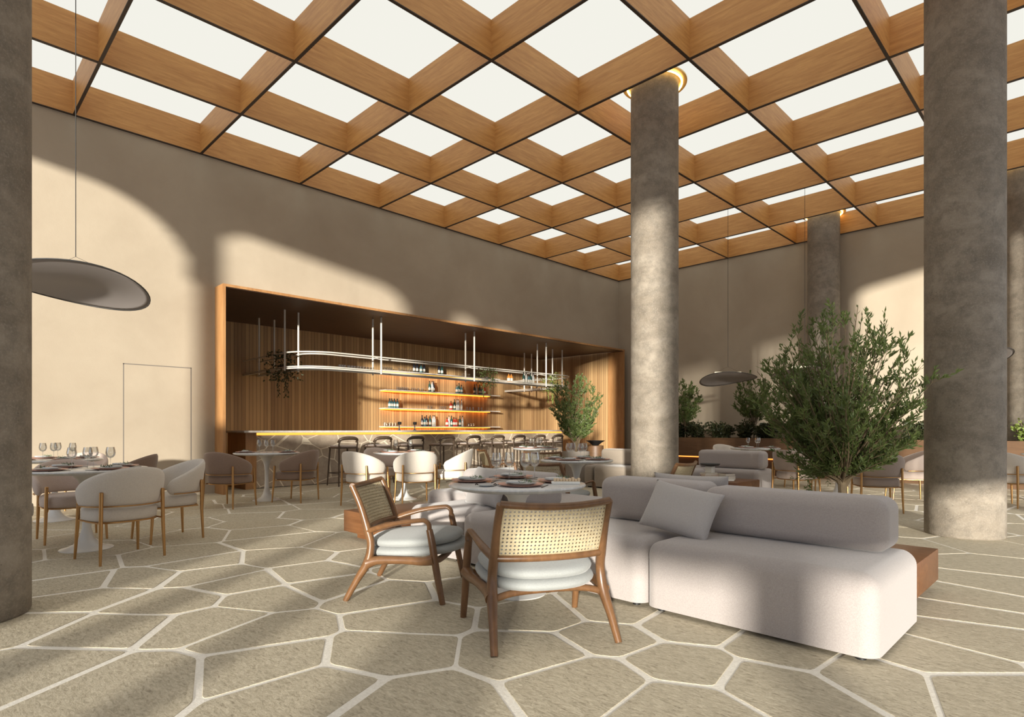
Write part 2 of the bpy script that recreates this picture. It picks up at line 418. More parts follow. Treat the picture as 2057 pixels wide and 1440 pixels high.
for i, (sx, sy) in enumerate(seeds):
    poly = [(sx-1.2, sy-1.2), (sx+1.2, sy-1.2), (sx+1.2, sy+1.2), (sx-1.2, sy+1.2)]
    for j, (tx, ty) in enumerate(seeds):
        if i == j: continue
        dx, dy = tx-sx, ty-sy; dd = math.hypot(dx, dy)
        if dd > 2.6: continue
        nx, ny = dx/dd, dy/dd
        g = .010 + .014*((min(i, j)*7+max(i, j)*13) % 5)/4
        poly = clip(poly, nx, ny, nx*(sx+tx)/2 + ny*(sy+ty)/2 - g)
        if len(poly) < 3: break
    poly = clip(poly, 1, 0, 4.2); poly = clip(poly, -1, 0, 14.6); poly = clip(poly, 0, 1, 16.2); poly = clip(poly, 0, -1, 4.2)
    if len(poly) < 3: continue
    # drop tiny edges, round the corners
    q = [poly[k] for k in range(len(poly)) if math.dist(poly[k], poly[k-1]) > .03]
    if len(q) < 3: continue
    rp = []
    for k in range(len(q)):
        a, b, c = q[k-1], q[k], q[(k+1) % len(q)]
        la = math.dist(a, b); lc = math.dist(c, b); r = min(.032, la*.35, lc*.35)
        p0 = (b[0]+(a[0]-b[0])*r/la, b[1]+(a[1]-b[1])*r/la); p2 = (b[0]+(c[0]-b[0])*r/lc, b[1]+(c[1]-b[1])*r/lc)
        for t in (0, .5, 1):
            rp.append(((1-t)**2*p0[0]+2*t*(1-t)*b[0]+t*t*p2[0], (1-t)**2*p0[1]+2*t*(1-t)*b[1]+t*t*p2[1]))
    cx = sum(p[0] for p in rp)/len(rp); cy = sum(p[1] for p in rp)/len(rp)
    n = len(rp)
    def ring(ins, z):
        o = []
        for p in rp:
            d = math.dist(p, (cx, cy)); s = max(0, (d-ins)/d); o.append((cx+(p[0]-cx)*s, cy+(p[1]-cy)*s, z))
        return o
    vs = ring(0, -.012) + ring(.001, -.0012) + ring(.003, 0)
    fs = [(k, (k+1) % n, n+(k+1) % n, n+k) for k in range(n)] + [(n+k, n+(k+1) % n, 2*n+(k+1) % n, 2*n+k) for k in range(n)] + [tuple(2*n+k for k in range(n))]
    fl.add(vs, fs, 1)
struct(fl.build('floor', [M['grout'], M['stone']], sharp=30))
# left wall with the opening of the bar niche
NY0, NY1, NZ = 3.65, 15.58, 3.60
b = MB()
b.box(XL-.2, XL, YS-.2, NY0, -.05, ZC); b.box(XL-.2, XL, NY0, NY1, NZ, ZC); b.box(XL-.2, XL, NY1, YB+.2, -.05, ZC)
struct(b.build('wall_left', M['plaster'], smooth=False))
b = MB(); b.box(XL-.2, XR+.2, YB, YB+.2, -.05, ZC); struct(b.build('wall_back', M['plaster'], smooth=False))
# flush door in the left wall: plastered leaf, the shade of its gap painted as thin dark strips
b = MB(); b.box(XL, XL+.004, 2.295, 3.26, 0, 2.15); d = struct(b.build('door_1', M['plaster'], smooth=False))
b = MB()
for a in ((2.28, 2.295, 0, 2.165), (3.26, 3.275, 0, 2.165), (2.28, 3.275, 2.15, 2.165)): b.box(XL, XL+.002, *a)
b.build('painted_gap', plain('painted_gap', (.16, .14, .12), .9), d, smooth=False)
# unseen facades behind and beside the camera, openings cut to shape the sun patches
def facade(name, axis, pos, lo, hi, openings, th=.2, slats=()):
    """openings: (a0, a1, z0, z1, corner radius); the wall is the union of strips left over"""
    b = MB(); step = .1; a = lo
    while a < hi-1e-6:
        a2 = min(a+step, hi); mid = (a+a2)/2; solid = [(-.05, ZC)]
        for (o0, o1, z0, z1, r) in openings:
            if o0 <= mid <= o1 and not ((o0, o1) in slats and int((mid-o0)*10+.25) % 3 != 1):
                top = z1
                e = min(mid-o0, o1-mid)
                if r and e < r: top = z1 - (r - math.sqrt(max(0, r*r-(r-e)**2)))
                ns = []
                for (s0, s1) in solid:
                    if top <= s0 or z0 >= s1: ns.append((s0, s1)); continue
                    if z0 > s0+1e-4: ns.append((s0, z0))
                    if top < s1-1e-4: ns.append((top, s1))
                solid = ns
        t_ = .02 if any(q[0] <= mid <= q[1] for q in slats) else th
        for s0, s1 in solid:
            if axis == 'y': b.box(a, a2, pos-th, pos, s0, s1)
            else: b.box(pos, pos+t_, a, a2, s0, s1)
        a = a2
    return struct(b.build(name, M['plaster'], smooth=False))
facade('wall_south_unseen', 'y', YS, XL-.2, XR+.2, [
    (-9.8, -6.15, 0, 5.66, 1.1), (-5.95, -2.85, 2.15, 5.66, .5), (-1.95, -1.25, 0, 5.6, .3), (-1.0, -.12, 0, 5.6, .3),
    (.12, .95, 0, 5.6, .3), (1.72, 2.45, 0, 1.42, 0), (2.45, 3.2, 0, 1.18, 0), (1.7, 2.6, 2.4, 5.8, 0), (2.6, 3.2, 1.95, 5.8, 0)])
facade('wall_right_unseen', 'x', XR, YS, YB+.2, [
    (-3.0, -2.65, 0, 1.18, 0), (-3.0, -2.4, 1.95, 5.8, 0), (-2.4, -.8, 0, 1.18, 0), (-.4, 1.4, 0, 5.0, 0), (2.8, 5.0, 0, 5.1, 0), (-2.4, -.8, 0, 1.12, 0), (-.8, 5.6, 0, 1.3, 0), (5.95, 9.6, 0, 5.78, .3), (10.2, 14.5, 0, 4.2, .3)], slats=((-.4, 1.4), (2.8, 5.0)))  # slatted bays added to soften the sun reaching the back wall
# luminous ceiling and its coffer grid
b = MB(); b.box(XL-.2, XR+.4, YS-.4, YB+.2, ZC, ZC+.1); ceil = struct(b.build('ceiling', M['panel'], smooth=False))
gx0, gdx, gy0, gdy, bt = -10.99, 1.808, 1.646, 1.773, .038
xs = [gx0 + gdx*j for j in range(0, 9) if gx0+gdx*j < XR+.1]
ys = [gy0 + gdy*i for i in range(-2, 9)]
for j, x in enumerate(xs):
    b = MB(); x0 = x - bt/2 if j else XL; b.box(x0, x0+bt, YS, YB, ZB+.012, ZC+.001)
    o = b.build('coffer_beam', M['beam_y'], ceil, smooth=False)
    b = MB(); b.box(x0, x0+bt, YS, YB, ZB, ZB+.012); b.build('dark_underside', M['beam_under'], o, smooth=False)
for i, y in enumerate(ys):
    y0 = y - bt/2 if i < len(ys)-1 else YB-bt
    b = MB(); b.box(XL, XR, y0, y0+bt, ZB+.012, ZC+.001)
    o = b.build('coffer_beam', M['beam_x'], ceil, smooth=False)
    b = MB(); b.box(XL, XR, y0, y0+bt, ZB-.0004, ZB+.012); b.build('dark_underside', M['beam_under'], o, smooth=False)
# bar niche
XN = -14.1; XF = -10.6
b = MB(); b.box(XN-.1, XN, NY0-.2, NY1+.3, -.05, NZ+.2); struct(b.build('wall_niche', M['slats'], smooth=False))
b = MB(); b.box(XN, XL-.2, NY0-.1, NY0, -.05, NZ+.2); b.box(XN, XL-.2, NY1, NY1+.1, -.05, NZ+.2); struct(b.build('wall_niche_sides', M['slats'], smooth=False))
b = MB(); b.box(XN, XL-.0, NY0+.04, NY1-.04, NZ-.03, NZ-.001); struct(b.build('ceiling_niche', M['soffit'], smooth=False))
b = MB(); b.box(XL-.2, XF, NY0, NY0+.045, 0, NZ-.045); b.box(XL-.2, XF, NY1-.045, NY1, 0, NZ-.045); b.box(XL, XF, NY0, NY1, NZ-.045, NZ)
fr = struct(b.build('trim_1', M['frame'], smooth=False))
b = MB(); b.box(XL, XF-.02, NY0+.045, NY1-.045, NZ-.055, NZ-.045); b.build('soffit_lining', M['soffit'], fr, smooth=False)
# ------------------------------------------------------------------ columns
def column(x, y, label, ringz=True):
    o = thing('concrete_column', label, 'column', (x, y, 0), 0, 'round concrete columns')
    b = MB(); R = .351
    prof = [(R-.012, 0), (R, .015)] + [(R, .015+k*(ZC-.02)/24) for k in range(1, 25)]
    b.lathe(prof, 64); b.build('shaft', M['concrete'], o)
    if ringz:
        b = MB(); b.lathe([(R+.004, ZC-.05), (.475, ZC-.05), (.475, ZC-.03), (R+.004, ZC-.03)], 48); rg = b.build('ceiling_ring', M['goldring'], o)
        b = MB(); b.tube([((R+.05)*math.cos(a*PI/16), (R+.05)*math.sin(a*PI/16), ZC-.068) for a in range(32)], .012, 6, closed=True); b.build('light_strip', M['led_col'], rg)
    return o
column(-4.8, .15, 'dark concrete column cut off by the left edge of the photo')
column(-4.8, 7.84, 'sunlit concrete column in the middle, behind the grey sofa')
column(-1.054, 7.84, 'wide concrete column right of the olive tree, base lit by the sun')
column(-4.8, 15.45, 'distant concrete column against the back wall, above the olive tree')
column(-1.054, 15.45, 'distant concrete column cut off by the right edge of the photo')
# ------------------------------------------------------------------ bar
bar = thing('bar_counter', 'long stone-clad bar counter with warm light under its pale top', 'bar', (-11.6, 8.8, 0))
def W2L(b, root):       # world mesh -> local of an unrotated root
    b.v = [(p[0]-root.location.x, p[1]-root.location.y, p[2]-root.location.z) for p in b.v]; return b
BY0, BY1 = 4.15, 13.4
b = MB(); b.rbox(-12.15, -11.0, BY0, BY1, 1.05, 1.09, .008, 2); W2L(b, bar).build('countertop', M['countertop'], bar)
b = MB(); b.box(-12.0, -11.25, BY0+.3, BY1-.05, .012, 1.0); W2L(b, bar).build('stone_front', M['barstone'], bar, smooth=False)
b = MB(); b.box(-12.0, -11.27, BY0+.3, BY1-.1, 0, .012); W2L(b, bar).build('plinth', M['black'], bar, smooth=False)
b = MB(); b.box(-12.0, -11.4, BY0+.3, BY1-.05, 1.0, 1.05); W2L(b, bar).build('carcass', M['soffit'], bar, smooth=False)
b = MB(); b.box(-11.38, -11.25, BY0+.32, BY1-.1, 1.03, 1.048); b.box(-11.255, -11.245, BY0+.32, BY1-.1, 1.004, 1.03); W2L(b, bar).build('led_strip', M['led_bar'], bar, smooth=False)
b = MB(); b.box(-12.1, -11.2, BY0+.1, BY0+.3, 0, 1.05); W2L(b, bar).build('end_panel', M['frame'], bar, smooth=False)
b = MB(); b.box(-12.14, -12.10, BY0+.3, BY1-.1, .98, 1.04); W2L(b, bar).build('added_niche_fill', M['niche_fill'], bar, smooth=False)  # added glowing strip, brightens the niche wall from behind the counter
def tap(y, label):
    o = thing('beer_tap', label, 'tap', (-11.62, y, 1.09), 0, 'beer taps on the bar')
    b = MB(); b.lathe([(.035, 0), (.035, .01), (.014, .02), (.012, .14)], 14); b.build('column', M['black'], o)
    b = MB(); b.rbox(-.03, .05, -.035, .035, .13, .2, .015, 2); b.build('head', M['black'], o)
tap(onX(802, -11.62), 'black beer tap on the bar top, left one'); tap(onX(833, -11.62), 'black beer tap on the bar top, right one')
# shelving
SY0, SY1 = 8.94, 12.95
sh = thing('back_bar_shelving', 'wall shelving behind the bar with glowing amber strips', 'shelf', (XN, 11, 0))
b = MB(); b.box(XN+.001, XN+.02, SY0, SY1, 1.0, 2.74); W2L(b, sh).build('back_panel', M['slats'], sh, smooth=False)
SHZ = [2.73, 2.20, 1.70, 1.20]
for z in SHZ:
    b = MB(); b.box(XN+.02, XN+.34, SY0-(.02 if z < 2.7 else .05), SY1+.28, z-.03, z); W2L(b, sh); s_ = b.build('shelf_board', M['countertop'], sh, smooth=False)
    b = MB(); b.box(XN+.022, XN+.16, SY0+.02, SY1, z-.045, z-.031); W2L(b, sh); b.build('led_strip', M['led_soft'], s_, smooth=False)
# bottles
def bottle_kind(name, mat, prof, lab=True, cat='bottle'):
    o = thing(name, 'bottle', cat)
    b = MB(); b.lathe(prof, 12); b.build('glass_body', mat, o)
    if lab:
        r = max(p[0] for p in prof)+.001
        b = MB(); b.lathe([(r, .05), (r, .12)], 12); b.build('paper_label', M['label'], o)
    b = MB(); b.lathe([(.017, prof[-1][1]-.02), (.017, prof[-1][1]+.012)], 8); b.build('cap', M['darkcut'], o)
    return Kind(o)
P1 = [(.034, 0), (.038, .01), (.038, .19), (.03, .22), (.014, .25), (.013, .31)]
P2 = [(.042, 0), (.048, .01), (.048, .14), (.04, .17), (.015, .2), (.014, .25)]
BK = {'g': bottle_kind('wine_bottle', M['bottle_green'], P1), 'd': bottle_kind('wine_bottle', M['bottle_dark'], P1), 'r': bottle_kind('liquor_bottle', M['bottle_red'], P2),
      'b': bottle_kind('liquor_bottle', M['bottle_blue'], P2), 'w': bottle_kind('liquor_bottle', M['bottle_clear'], P1), 'a': bottle_kind('liquor_bottle', M['bottle_amber'], P2)}
BN = {'g': 'dark green', 'd': 'black', 'r': 'red', 'b': 'teal', 'w': 'clear', 'a': 'amber'}
row = {0: 'on top of the shelving', 1: 'on the upper amber shelf', 2: 'on the middle amber shelf', 3: 'on the lowest amber shelf'}
def where(px):
    return 'at the left end' if px < 820 else 'left of the middle' if px < 868 else 'right of the middle' if px < 925 else 'at the right end'
for s_i, items in {0: [(832,'d'),(838,'d'),(846,'b'),(852,'d'),(882,'d'),(888,'g')],
                   1: [(863,'g'),(868,'w'),(871,'d'),(918,'b'),(922,'g'),(927,'b'),(953,'d'),(957,'w'),(963,'g'),(968,'b'),(973,'r')],
                   2: [(783,'b'),(787,'b'),(792,'b'),(798,'b'),(906,'r'),(913,'g'),(918,'w'),(921,'w'),(927,'w')],
                   3: [(848,'d'),(853,'b'),(857,'d'),(864,'g'),(870,'w'),(873,'w'),(898,'r'),(902,'w'),(907,'g'),(912,'r'),(916,'r'),(924,'g'),(929,'w')]}.items():
    for px, k in items:
        BK[k].place((XN+.19, onX(px, XN+.19), SHZ[s_i]), 0, '%s bottle %s, %s' % (BN[k], row[s_i], where(px)), 'bottles on the back bar')
# small tumblers on the shelves
o = thing('tumbler', 'glass', 'glass'); b = MB(); b.lathe([(.03, 0), (.036, .1), (.034, .1), (.028, .006)], 10); b.build('cup', M['glass'], o)
TU = Kind(o)
for s_i, lst in {0: [766+5*k for k in range(5)]+[802, 808, 816, 822, 828]+[930, 936, 942], 1: [798+4*k for k in range(6)]+[828, 833, 840, 848], 2: [860, 866, 884, 889, 894, 938, 944, 950, 961, 967], 3: [776, 782, 788, 794, 941, 946, 951, 760+12]}.items():
    for px in lst:
        TU.place((XN+.16, onX(px, XN+.16), SHZ[s_i]), 0, 'small clear tumbler %s, %s' % (row[s_i], where(px)), 'tumblers on the back bar')
# hanging rack, U-shaped, from the niche soffit
rk = thing('hanging_rack', 'white tubular rack hung over the bar with rounded corners', 'rack', (-11.37, 9.7, NZ-.03))
def upath(xo, y0, y1, r, z):
    P = [(XN, y0, z), (xo-r, y0, z)]
    for k in range(1, 8): a = -PI/2 + k*PI/16; P.append((xo-r+r*math.cos(a), y0+r+r*math.sin(a), z))
    P += [(xo, y0+r, z), (xo, y1-r, z)]
    for k in range(1, 8): a = k*PI/16; P.append((xo-r+r*math.cos(a), y1-r+r*math.sin(a), z))
    P += [(xo-r, y1, z), (XN, y1, z)]
    return P
ZR1, ZR2 = 2.36, 2.69
for z in (ZR1, ZR2):
    for (xo, y0, y1, r) in ((-11.2, 5.3, 14.1, .8), (-11.54, 5.64, 13.76, .46)):
        b = MB(); b.tube(upath(xo, y0, y1, r, z), .015, 8); W2L(b, rk).build('rail', M['white_tube'], rk)
        if z == ZR1: b = MB(); b.tube(upath(xo, y0, y1, r, z+.035), .012, 6); W2L(b, rk).build('rail', M['white_tube'], rk)
b = MB(); o1 = upath(-11.2, 5.3, 14.1, .8, ZR1+.012); o2 = upath(-11.54, 5.64, 13.76, .46, ZR1+.012); n = len(o1)
vs = o1+o2+[(p[0], p[1], p[2]-.008) for p in o1]+[(p[0], p[1], p[2]-.008) for p in o2]
fs = [(i, i+1, n+i+1, n+i) for i in range(n-1)] + [(2*n+i, 2*n+i+1, 3*n+i+1, 3*n+i) for i in range(n-1)] + [(i, i+1, 2*n+i+1, 2*n+i) for i in range(n-1)] + [(n+i, n+i+1, 3*n+i+1, 3*n+i) for i in range(n-1)]
b.add(vs, fs); W2L(b, rk).build('glass_shelf', M['glass_dark'], rk)
rods = []
for y in (7.15, 9.86, 12.57): rods += [(-11.2, y), (-11.54, y)]
for y, yi in ((5.3, 5.64), (14.1, 13.76)): rods += [(-11.9, y), (-12.0, yi), (-13.2, y), (-13.2, yi)]
for y, s_ in ((5.62, 1), (13.78, -1)): pass
for x, y in rods:
    b = MB(); b.tube([(x, y, ZR1-.04), (x, y, NZ-.03)], .02, 8); W2L(b, rk).build('hanger_rod', M['white_tube'], rk)
for y in (7.15, 9.86, 12.57):
    for z in (ZR1, ZR2): b = MB(); b.tube([(-11.54, y, z), (-11.2, y, z)], .014, 6); W2L(b, rk).build('cross_bar', M['white_tube'], rk)
for px, k in ((1052,'g'),(1057,'w'),(1062,'b'),(1066,'g'),(1071,'w'),(1022,'a'),(1027,'a')):
    BK[k].place((-11.37, onX(px, -11.37), ZR1+.014), 0, '%s bottle standing on the hanging white rack, right part' % BN[k], 'bottles on the hanging rack')
for px in (682, 687, 692, 700, 706, 712, 718, 724, 730, 736, 742, 748):
    TU.place((-11.37, onX(px, -11.37), ZR1+.014), 0, 'small clear tumbler on the hanging white rack, left part', 'tumblers on the hanging rack')
# ------------------------------------------------------------------ wine glasses
def glass_model(parts=True):
    o = thing('wine_glass', 'wine glass', 'glass')
    H = .2
    bowl = [(.005, .095), (.022, .102), (.036, .12), (.041, .145), (.038, .17), (.032, .2), (.0305, .2), (.0365, .17), (.0395, .145), (.0345, .122), (.02, .105), (.003, .1)]
    st = [(.0045, .004), (.0035, .03), (.0035, .08), (.006, .097)]
    ft = [(.034, 0), (.034, .0015), (.012, .004), (.004, .008)]
    for nm, pr in (('bowl', bowl), ('stem', st), ('foot', ft)): b = MB(); b.lathe(pr, 20); b.build(nm, M['glass'], o)
    return o
WG = Kind(glass_model())
# ------------------------------------------------------------------ plates
def plate_model():
    o = thing('dinner_plate', 'plate', 'plate')
    b = MB(); b.lathe([(.09, 0), (.145, .012), (.15, .016), (.142, .014), (.09, .004)], 32); b.build('charger', M['terracotta'], o)
    b = MB(); b.lathe([(.06, .005), (.1, .018), (.104, .021), (.098, .02), (.06, .01)], 28); b.build('inner_dish', M['greyplate'], o)
    b = MB(); b.rbox(-.09, .03, -.035, .035, .02, .034, .006, 2); b.build('folded_napkin', M['napkin'], o)
    b = MB(); r = random.Random(5)
    for k in range(26):
        a = r.uniform(0, 2*PI); d = r.uniform(0, .05); x = .03+d*math.cos(a); y = d*math.sin(a); t = Vector((r.uniform(-1, 1), r.uniform(-1, 1), r.uniform(.2, 1.1))).normalized()*r.uniform(.02, .04)
        p = Vector((x, y, .022)); q = t.cross(Vector((0, 0, 1))).normalized()*.006
        b.add([p-q*.3, p+t*.5-q, p+t, p+t*.5+q], [(0, 1, 2, 3)])
    b.build('herb_garnish', M['herb'], o)
    b = MB(); b.rbox(-.165, -.159, -.09, .09, 0, .004, .001, 1); b.rbox(.158, .164, -.09, .09, 0, .004, .001, 1); b.build('cutlery', M['darkcut'], o)
    return o
PL = Kind(plate_model())
TH = .75
def tulip_model(R):
    o = thing('round_table', 'table', 'table')
    b = MB(); b.lathe([(.205, 0), (.205, .006), (.16, .018), (.10, .045), (.06, .10), (.036, .19), (.030, .32), (.032, .46), (.042, .56), (.07, .65), (.12, .70), (.14, .715)], 40); b.build('pedestal', M['tulip'], o)
    b = MB(); b.lathe([(R-.05, .715), (R-.012, .728), (R, .738), (R-.002, .746), (R-.008, .75)], 64); b.build('tabletop', M['marble'], o)
    return o
TUL = Kind(tulip_model(.48))
def glasses(lst, lab):
    for px, z in lst:
        p = G(px, z); WG.place((p.x, p.y, TH), 0, 'clear wine glass on %s' % lab, 'wine glasses on %s' % lab)
def table(p, label, sets, gl, lab, R=.48, rz0=0):
    TUL.place((p[0], p[1], 0), 0, label, 'white tulip tables', scale=(R/.48, R/.48, 1))
    for k in range(sets):
        a = rz0 + k*2*PI/sets; d = R-.17
        PL.place((p[0]+d*math.cos(a), p[1]+d*math.sin(a), TH), a-PI/2, 'terracotta rimmed plate on %s' % lab, 'plates on %s' % lab)
    for k in range(gl):
        a = rz0 + .75 + k*2*PI/max(gl, 1); d = .10+.03*(k % 2)
        WG.place((p[0]+d*math.cos(a), p[1]+d*math.sin(a), TH), 0, 'clear wine glass on %s' % lab, 'wine glasses on %s' % lab)
# ------------------------------------------------------------------ dining chair
def dining_model(mat, metal):
    o = thing('dining_chair', 'chair', 'chair')
    # barrel back: swept stadium section around an arc
    R0 = .275; A = math.radians(112); n = 44; sec = 14; vs = []; fs = []
    for i in range(n+1):
        t = -1 + 2*i/n; a = t*A
        back = math.cos(min(abs(t), 1)*PI/2)**.8 if abs(t) < 1 else 0
        top = .60 + .205*(math.cos(t*PI*.5)**1.1 if abs(t) < 1 else 0)
        bot = .465
        endk = min(1, (1-abs(t))/.10); endk = math.sqrt(max(0, 1-(1-endk)**2))
        mid = (top+bot)/2 - .0; hh = (top-bot)/2*max(.25, endk); th = .030*max(.35, endk)
        for k in range(sec):
            q = 2*PI*k/sec; cz = math.sin(q); cr = math.cos(q)
            z = mid + hh*(abs(cz)**.75)*(1 if cz > 0 else -1)
            lean = (z-.465)*.16
            r = R0 + lean + th*(abs(cr)**.8)*(1 if cr > 0 else -1)
            vs.append((r*math.sin(a), -r*math.cos(a), z))
    for i in range(n):
        for k in range(sec): fs.append((i*sec+k, i*sec+(k+1) % sec, (i+1)*sec+(k+1) % sec, (i+1)*sec+k))
    fs.append(tuple(range(sec))); fs.append(tuple(n*sec+k for k in range(sec))[::-1])
    b = MB(); b.add(vs, fs); b.build('backrest', mat, o, sharp=80)
    # seat cushion: rounded square
    b = MB(); vs = []; fs = []; m = 40
    prof = [(.90, .345), (.985, .355), (1, .385), (1, .42), (.985, .448), (.90, .462), (.5, .468)]
    for (s_, z) in prof:
        for k in range(m):
            a = 2*PI*k/m; e = 2.8; r = .262/((abs(math.cos(a))**e+abs(math.sin(a))**e)**(1/e))
            vs.append((r*s_*math.cos(a), r*s_*math.sin(a)+.012, z))
    for i in range(len(prof)-1):
        for k in range(m): fs.append((i*m+k, i*m+(k+1) % m, (i+1)*m+(k+1) % m, (i+1)*m+k))
    fs.append(tuple(range(m))[::-1]); fs.append(tuple((len(prof)-1)*m+k for k in range(m)))
    b.add(vs, fs); b.build('seat', mat, o, sharp=80)
    for (sx, sy, zt) in ((-1, 1, .56), (1, 1, .56), (-1, -1, .60), (1, -1, .60)):
        x0, y0 = (.252, .245) ; x1, y1 = (.228, .20) if sy > 0 else (.235, .222)
        b = MB(); b.tube([(sx*x0, sy*y0, 0), (sx*(x0+x1)/2, sy*(y0+y1)/2, .3), (sx*x1*1.02, sy*(y1+.012), zt-.004), (sx*x1*1.02, sy*(y1+.012), zt)], [.0105, .0155, .0155, .009], 10); b.build('leg', metal, o)
    pts = []
    for k in range(40):
        a = 2*PI*k/40; e = 3.0; r = .262/((abs(math.cos(a))**e+abs(math.sin(a))**e)**(1/e)); pts.append((r*.93*math.cos(a), r*.93*math.sin(a), .34))
    b = MB(); b.tube(pts, .008, 6, closed=True); b.tube([(-.24, .2, .34), (-.24, -.2, .34)], .007, 6); b.tube([(.24, .2, .34), (.24, -.2, .34)], .007, 6); b.build('seat_ring', metal, o)
    pts = [((R0+.034)*math.sin(a), -(R0+.034)*math.cos(a), .478) for a in [(-1+2*k/30)*math.radians(100) for k in range(31)]]
    b = MB(); b.tube(pts, .006, 6); b.build('back_ring', metal, o)
    return o
DC = {k: Kind(dining_model(M[k], M['brass'])) for k in ('cream', 'pink', 'brown', 'taupe')}
def dchair(k, x, y, tx, ty, label, group=None):
    DC[k].place((x, y, 0), facing(tx-x, ty-y), label, group or 'brass legged dining chairs')
# ------------------------------------------------------------------ lounge chair
def lounge_model():
    o = thing('cane_armchair', 'chair', 'armchair'); wd = M['chairwood']
    for s in (-1, 1):
        P = [(s*.337, -.335, 0), (s*.325, -.265, .13), (s*.312, -.195, .25), (s*.305, -.175, .36), (s*.302, -.195, .45), (s*.300, -.245, .61), (s*.297, -.305, .745)]
        b = MB(); b.tube(smoothpts(P, 5), lerpr([.0185, .0225, .030, .0255, .026, .0215, .0195], 5), 12); b.build('rear_leg', wd, o)
        P = [(s*.357, .315, 0), (s*.352, .275, .2), (s*.348, .245, .38), (s*.344, .225, .475)]
        b = MB(); b.tube(smoothpts(P, 5), lerpr([.0185, .0235, .0245, .0215], 5), 12); b.build('front_leg', wd, o)
        P = [(s*.344, .225, .465), (s*.344, .222, .505), (s*.343, .200, .528), (s*.342, .165, .532), (s*.340, .02, .512), (s*.325, -.10, .482), (s*.303, -.195, .450)]
        b = MB(); b.tube(smoothpts(P, 5), lerpr([.0215, .0215, .021, .021, .0225, .028, .024], 5), 12, flat=.72, up=(0, 0, 1)); b.build('armrest', wd, o)
        P = [(s*.312, -.195, .245), (s*.318, -.12, .265), (s*.330, .05, .272), (s*.342, .18, .27), (s*.349, .255, .285)]
        b = MB(); b.tube(smoothpts(P, 4), lerpr([.038, .029, .026, .029, .038], 4), 12, flat=1.0); b.build('side_rail', wd, o)
    b = MB(); b.tube(smoothpts([(-.349, .25, .29), (-.25, .262, .262), (0, .27, .255), (.25, .262, .262), (.349, .25, .29)], 4), .022, 10); b.build('front_rail', wd, o)
    b = MB(); b.tube(smoothpts([(-.31, -.19, .235), (-.2, -.185, .262), (0, -.18, .268), (.2, -.185, .262), (.31, -.19, .235)], 4), .019, 10); b.build('rear_rail', wd, o)
    # curved back frame
    def bow(t, z):      # t in -1..1
        k = (z-.45)/.295; y0 = -.195 + (-.305+.195)*k
        return (.30*t*(1-.01*k), y0 - .055*(1-t*t), z)
    top = [bow(t/10, .745-.016*(1-(t/10)**2)) for t in range(-10, 11)]; bot = [bow(t/10, .452) for t in range(-10, 11)]
    b = MB(); b.tube(top, .0185, 10, up=(0, 0, 1)); b.build('top_rail', wd, o)
    b = MB(); b.tube(bot, .0195, 10, up=(0, 0, 1)); b.build('lower_rail', wd, o)
    nu, nv = 32, 10; vs = []; fs = []; uvs = []
    for j in range(nv+1):
        for i in range(nu+1):
            t = (-1+2*i/nu)*.965; zt = .738-.016*(1-t*t); z = .455 + (zt-.455)*j/nv
            vs.append(bow(t, z)); uvs.append((t*.31+.31, (z-.45)*1.06))
    for j in range(nv):
        for i in range(nu): a = j*(nu+1)+i; fs.append((a, a+1, a+nu+2, a+nu+1))
    me = bpy.data.meshes.new('cane_back'); me.from_pydata(vs, [], fs); uvl = me.uv_layers.new(name='UVMap')
    for lp in me.loops: uvl.data[lp.index].uv = uvs[lp.vertex_index]
    me.materials.append(M['cane']); me.polygons.foreach_set('use_smooth', [True]*len(fs))
    c = bpy.data.objects.new('cane_back', me); COL.objects.link(c); c.parent = o
    md = c.modifiers.new('t', 'SOLIDIFY'); md.thickness = .004
    # seat cushion: two-layer rounded pad
    def pad(R, z0, z1, yc, e=2.6, sq=1.0):
        b = MB(); m = 48; H = z1-z0; prof = [(.86, z0), (.955, z0+H*.12), (.99, z0+H*.35), (1, z0+H*.5), (.99, z0+H*.68), (.955, z0+H*.86), (.86, z0+H*.97), (.5, z1+.006), (.15, z1+.010)]
        vs = []; fs = []
        for s_, z in prof:
            for k in range(m):
                a = 2*PI*k/m; r = R/((abs(math.cos(a))**e+abs(math.sin(a))**e)**(1/e)); x = r*s_*math.cos(a); y = r*s_*math.sin(a)*sq+yc
                vs.append((x, y, z + .045*(y-yc)))
        for i in range(len(prof)-1):
            for k in range(m): fs.append((i*m+k, i*m+(k+1) % m, (i+1)*m+(k+1) % m, (i+1)*m+k))
        fs.append(tuple(range(m))[::-1]); fs.append(tuple((len(prof)-1)*m+k for k in range(m)))
        return b.add(vs, fs)
    pad(.325, .285, .345, .07, 2.5, 1.02).build('seat_base', M['seatgrey'], o, sharp=80)
    pad(.312, .345, .405, .06, 2.5, 1.0).build('seat_cushion', M['seatgrey'], o, sharp=80)
    return o
LC = Kind(lounge_model())
def lchair(x, y, fx, fy, label): LC.place((x, y, 0), facing(fx, fy), label, 'cane backed armchairs')
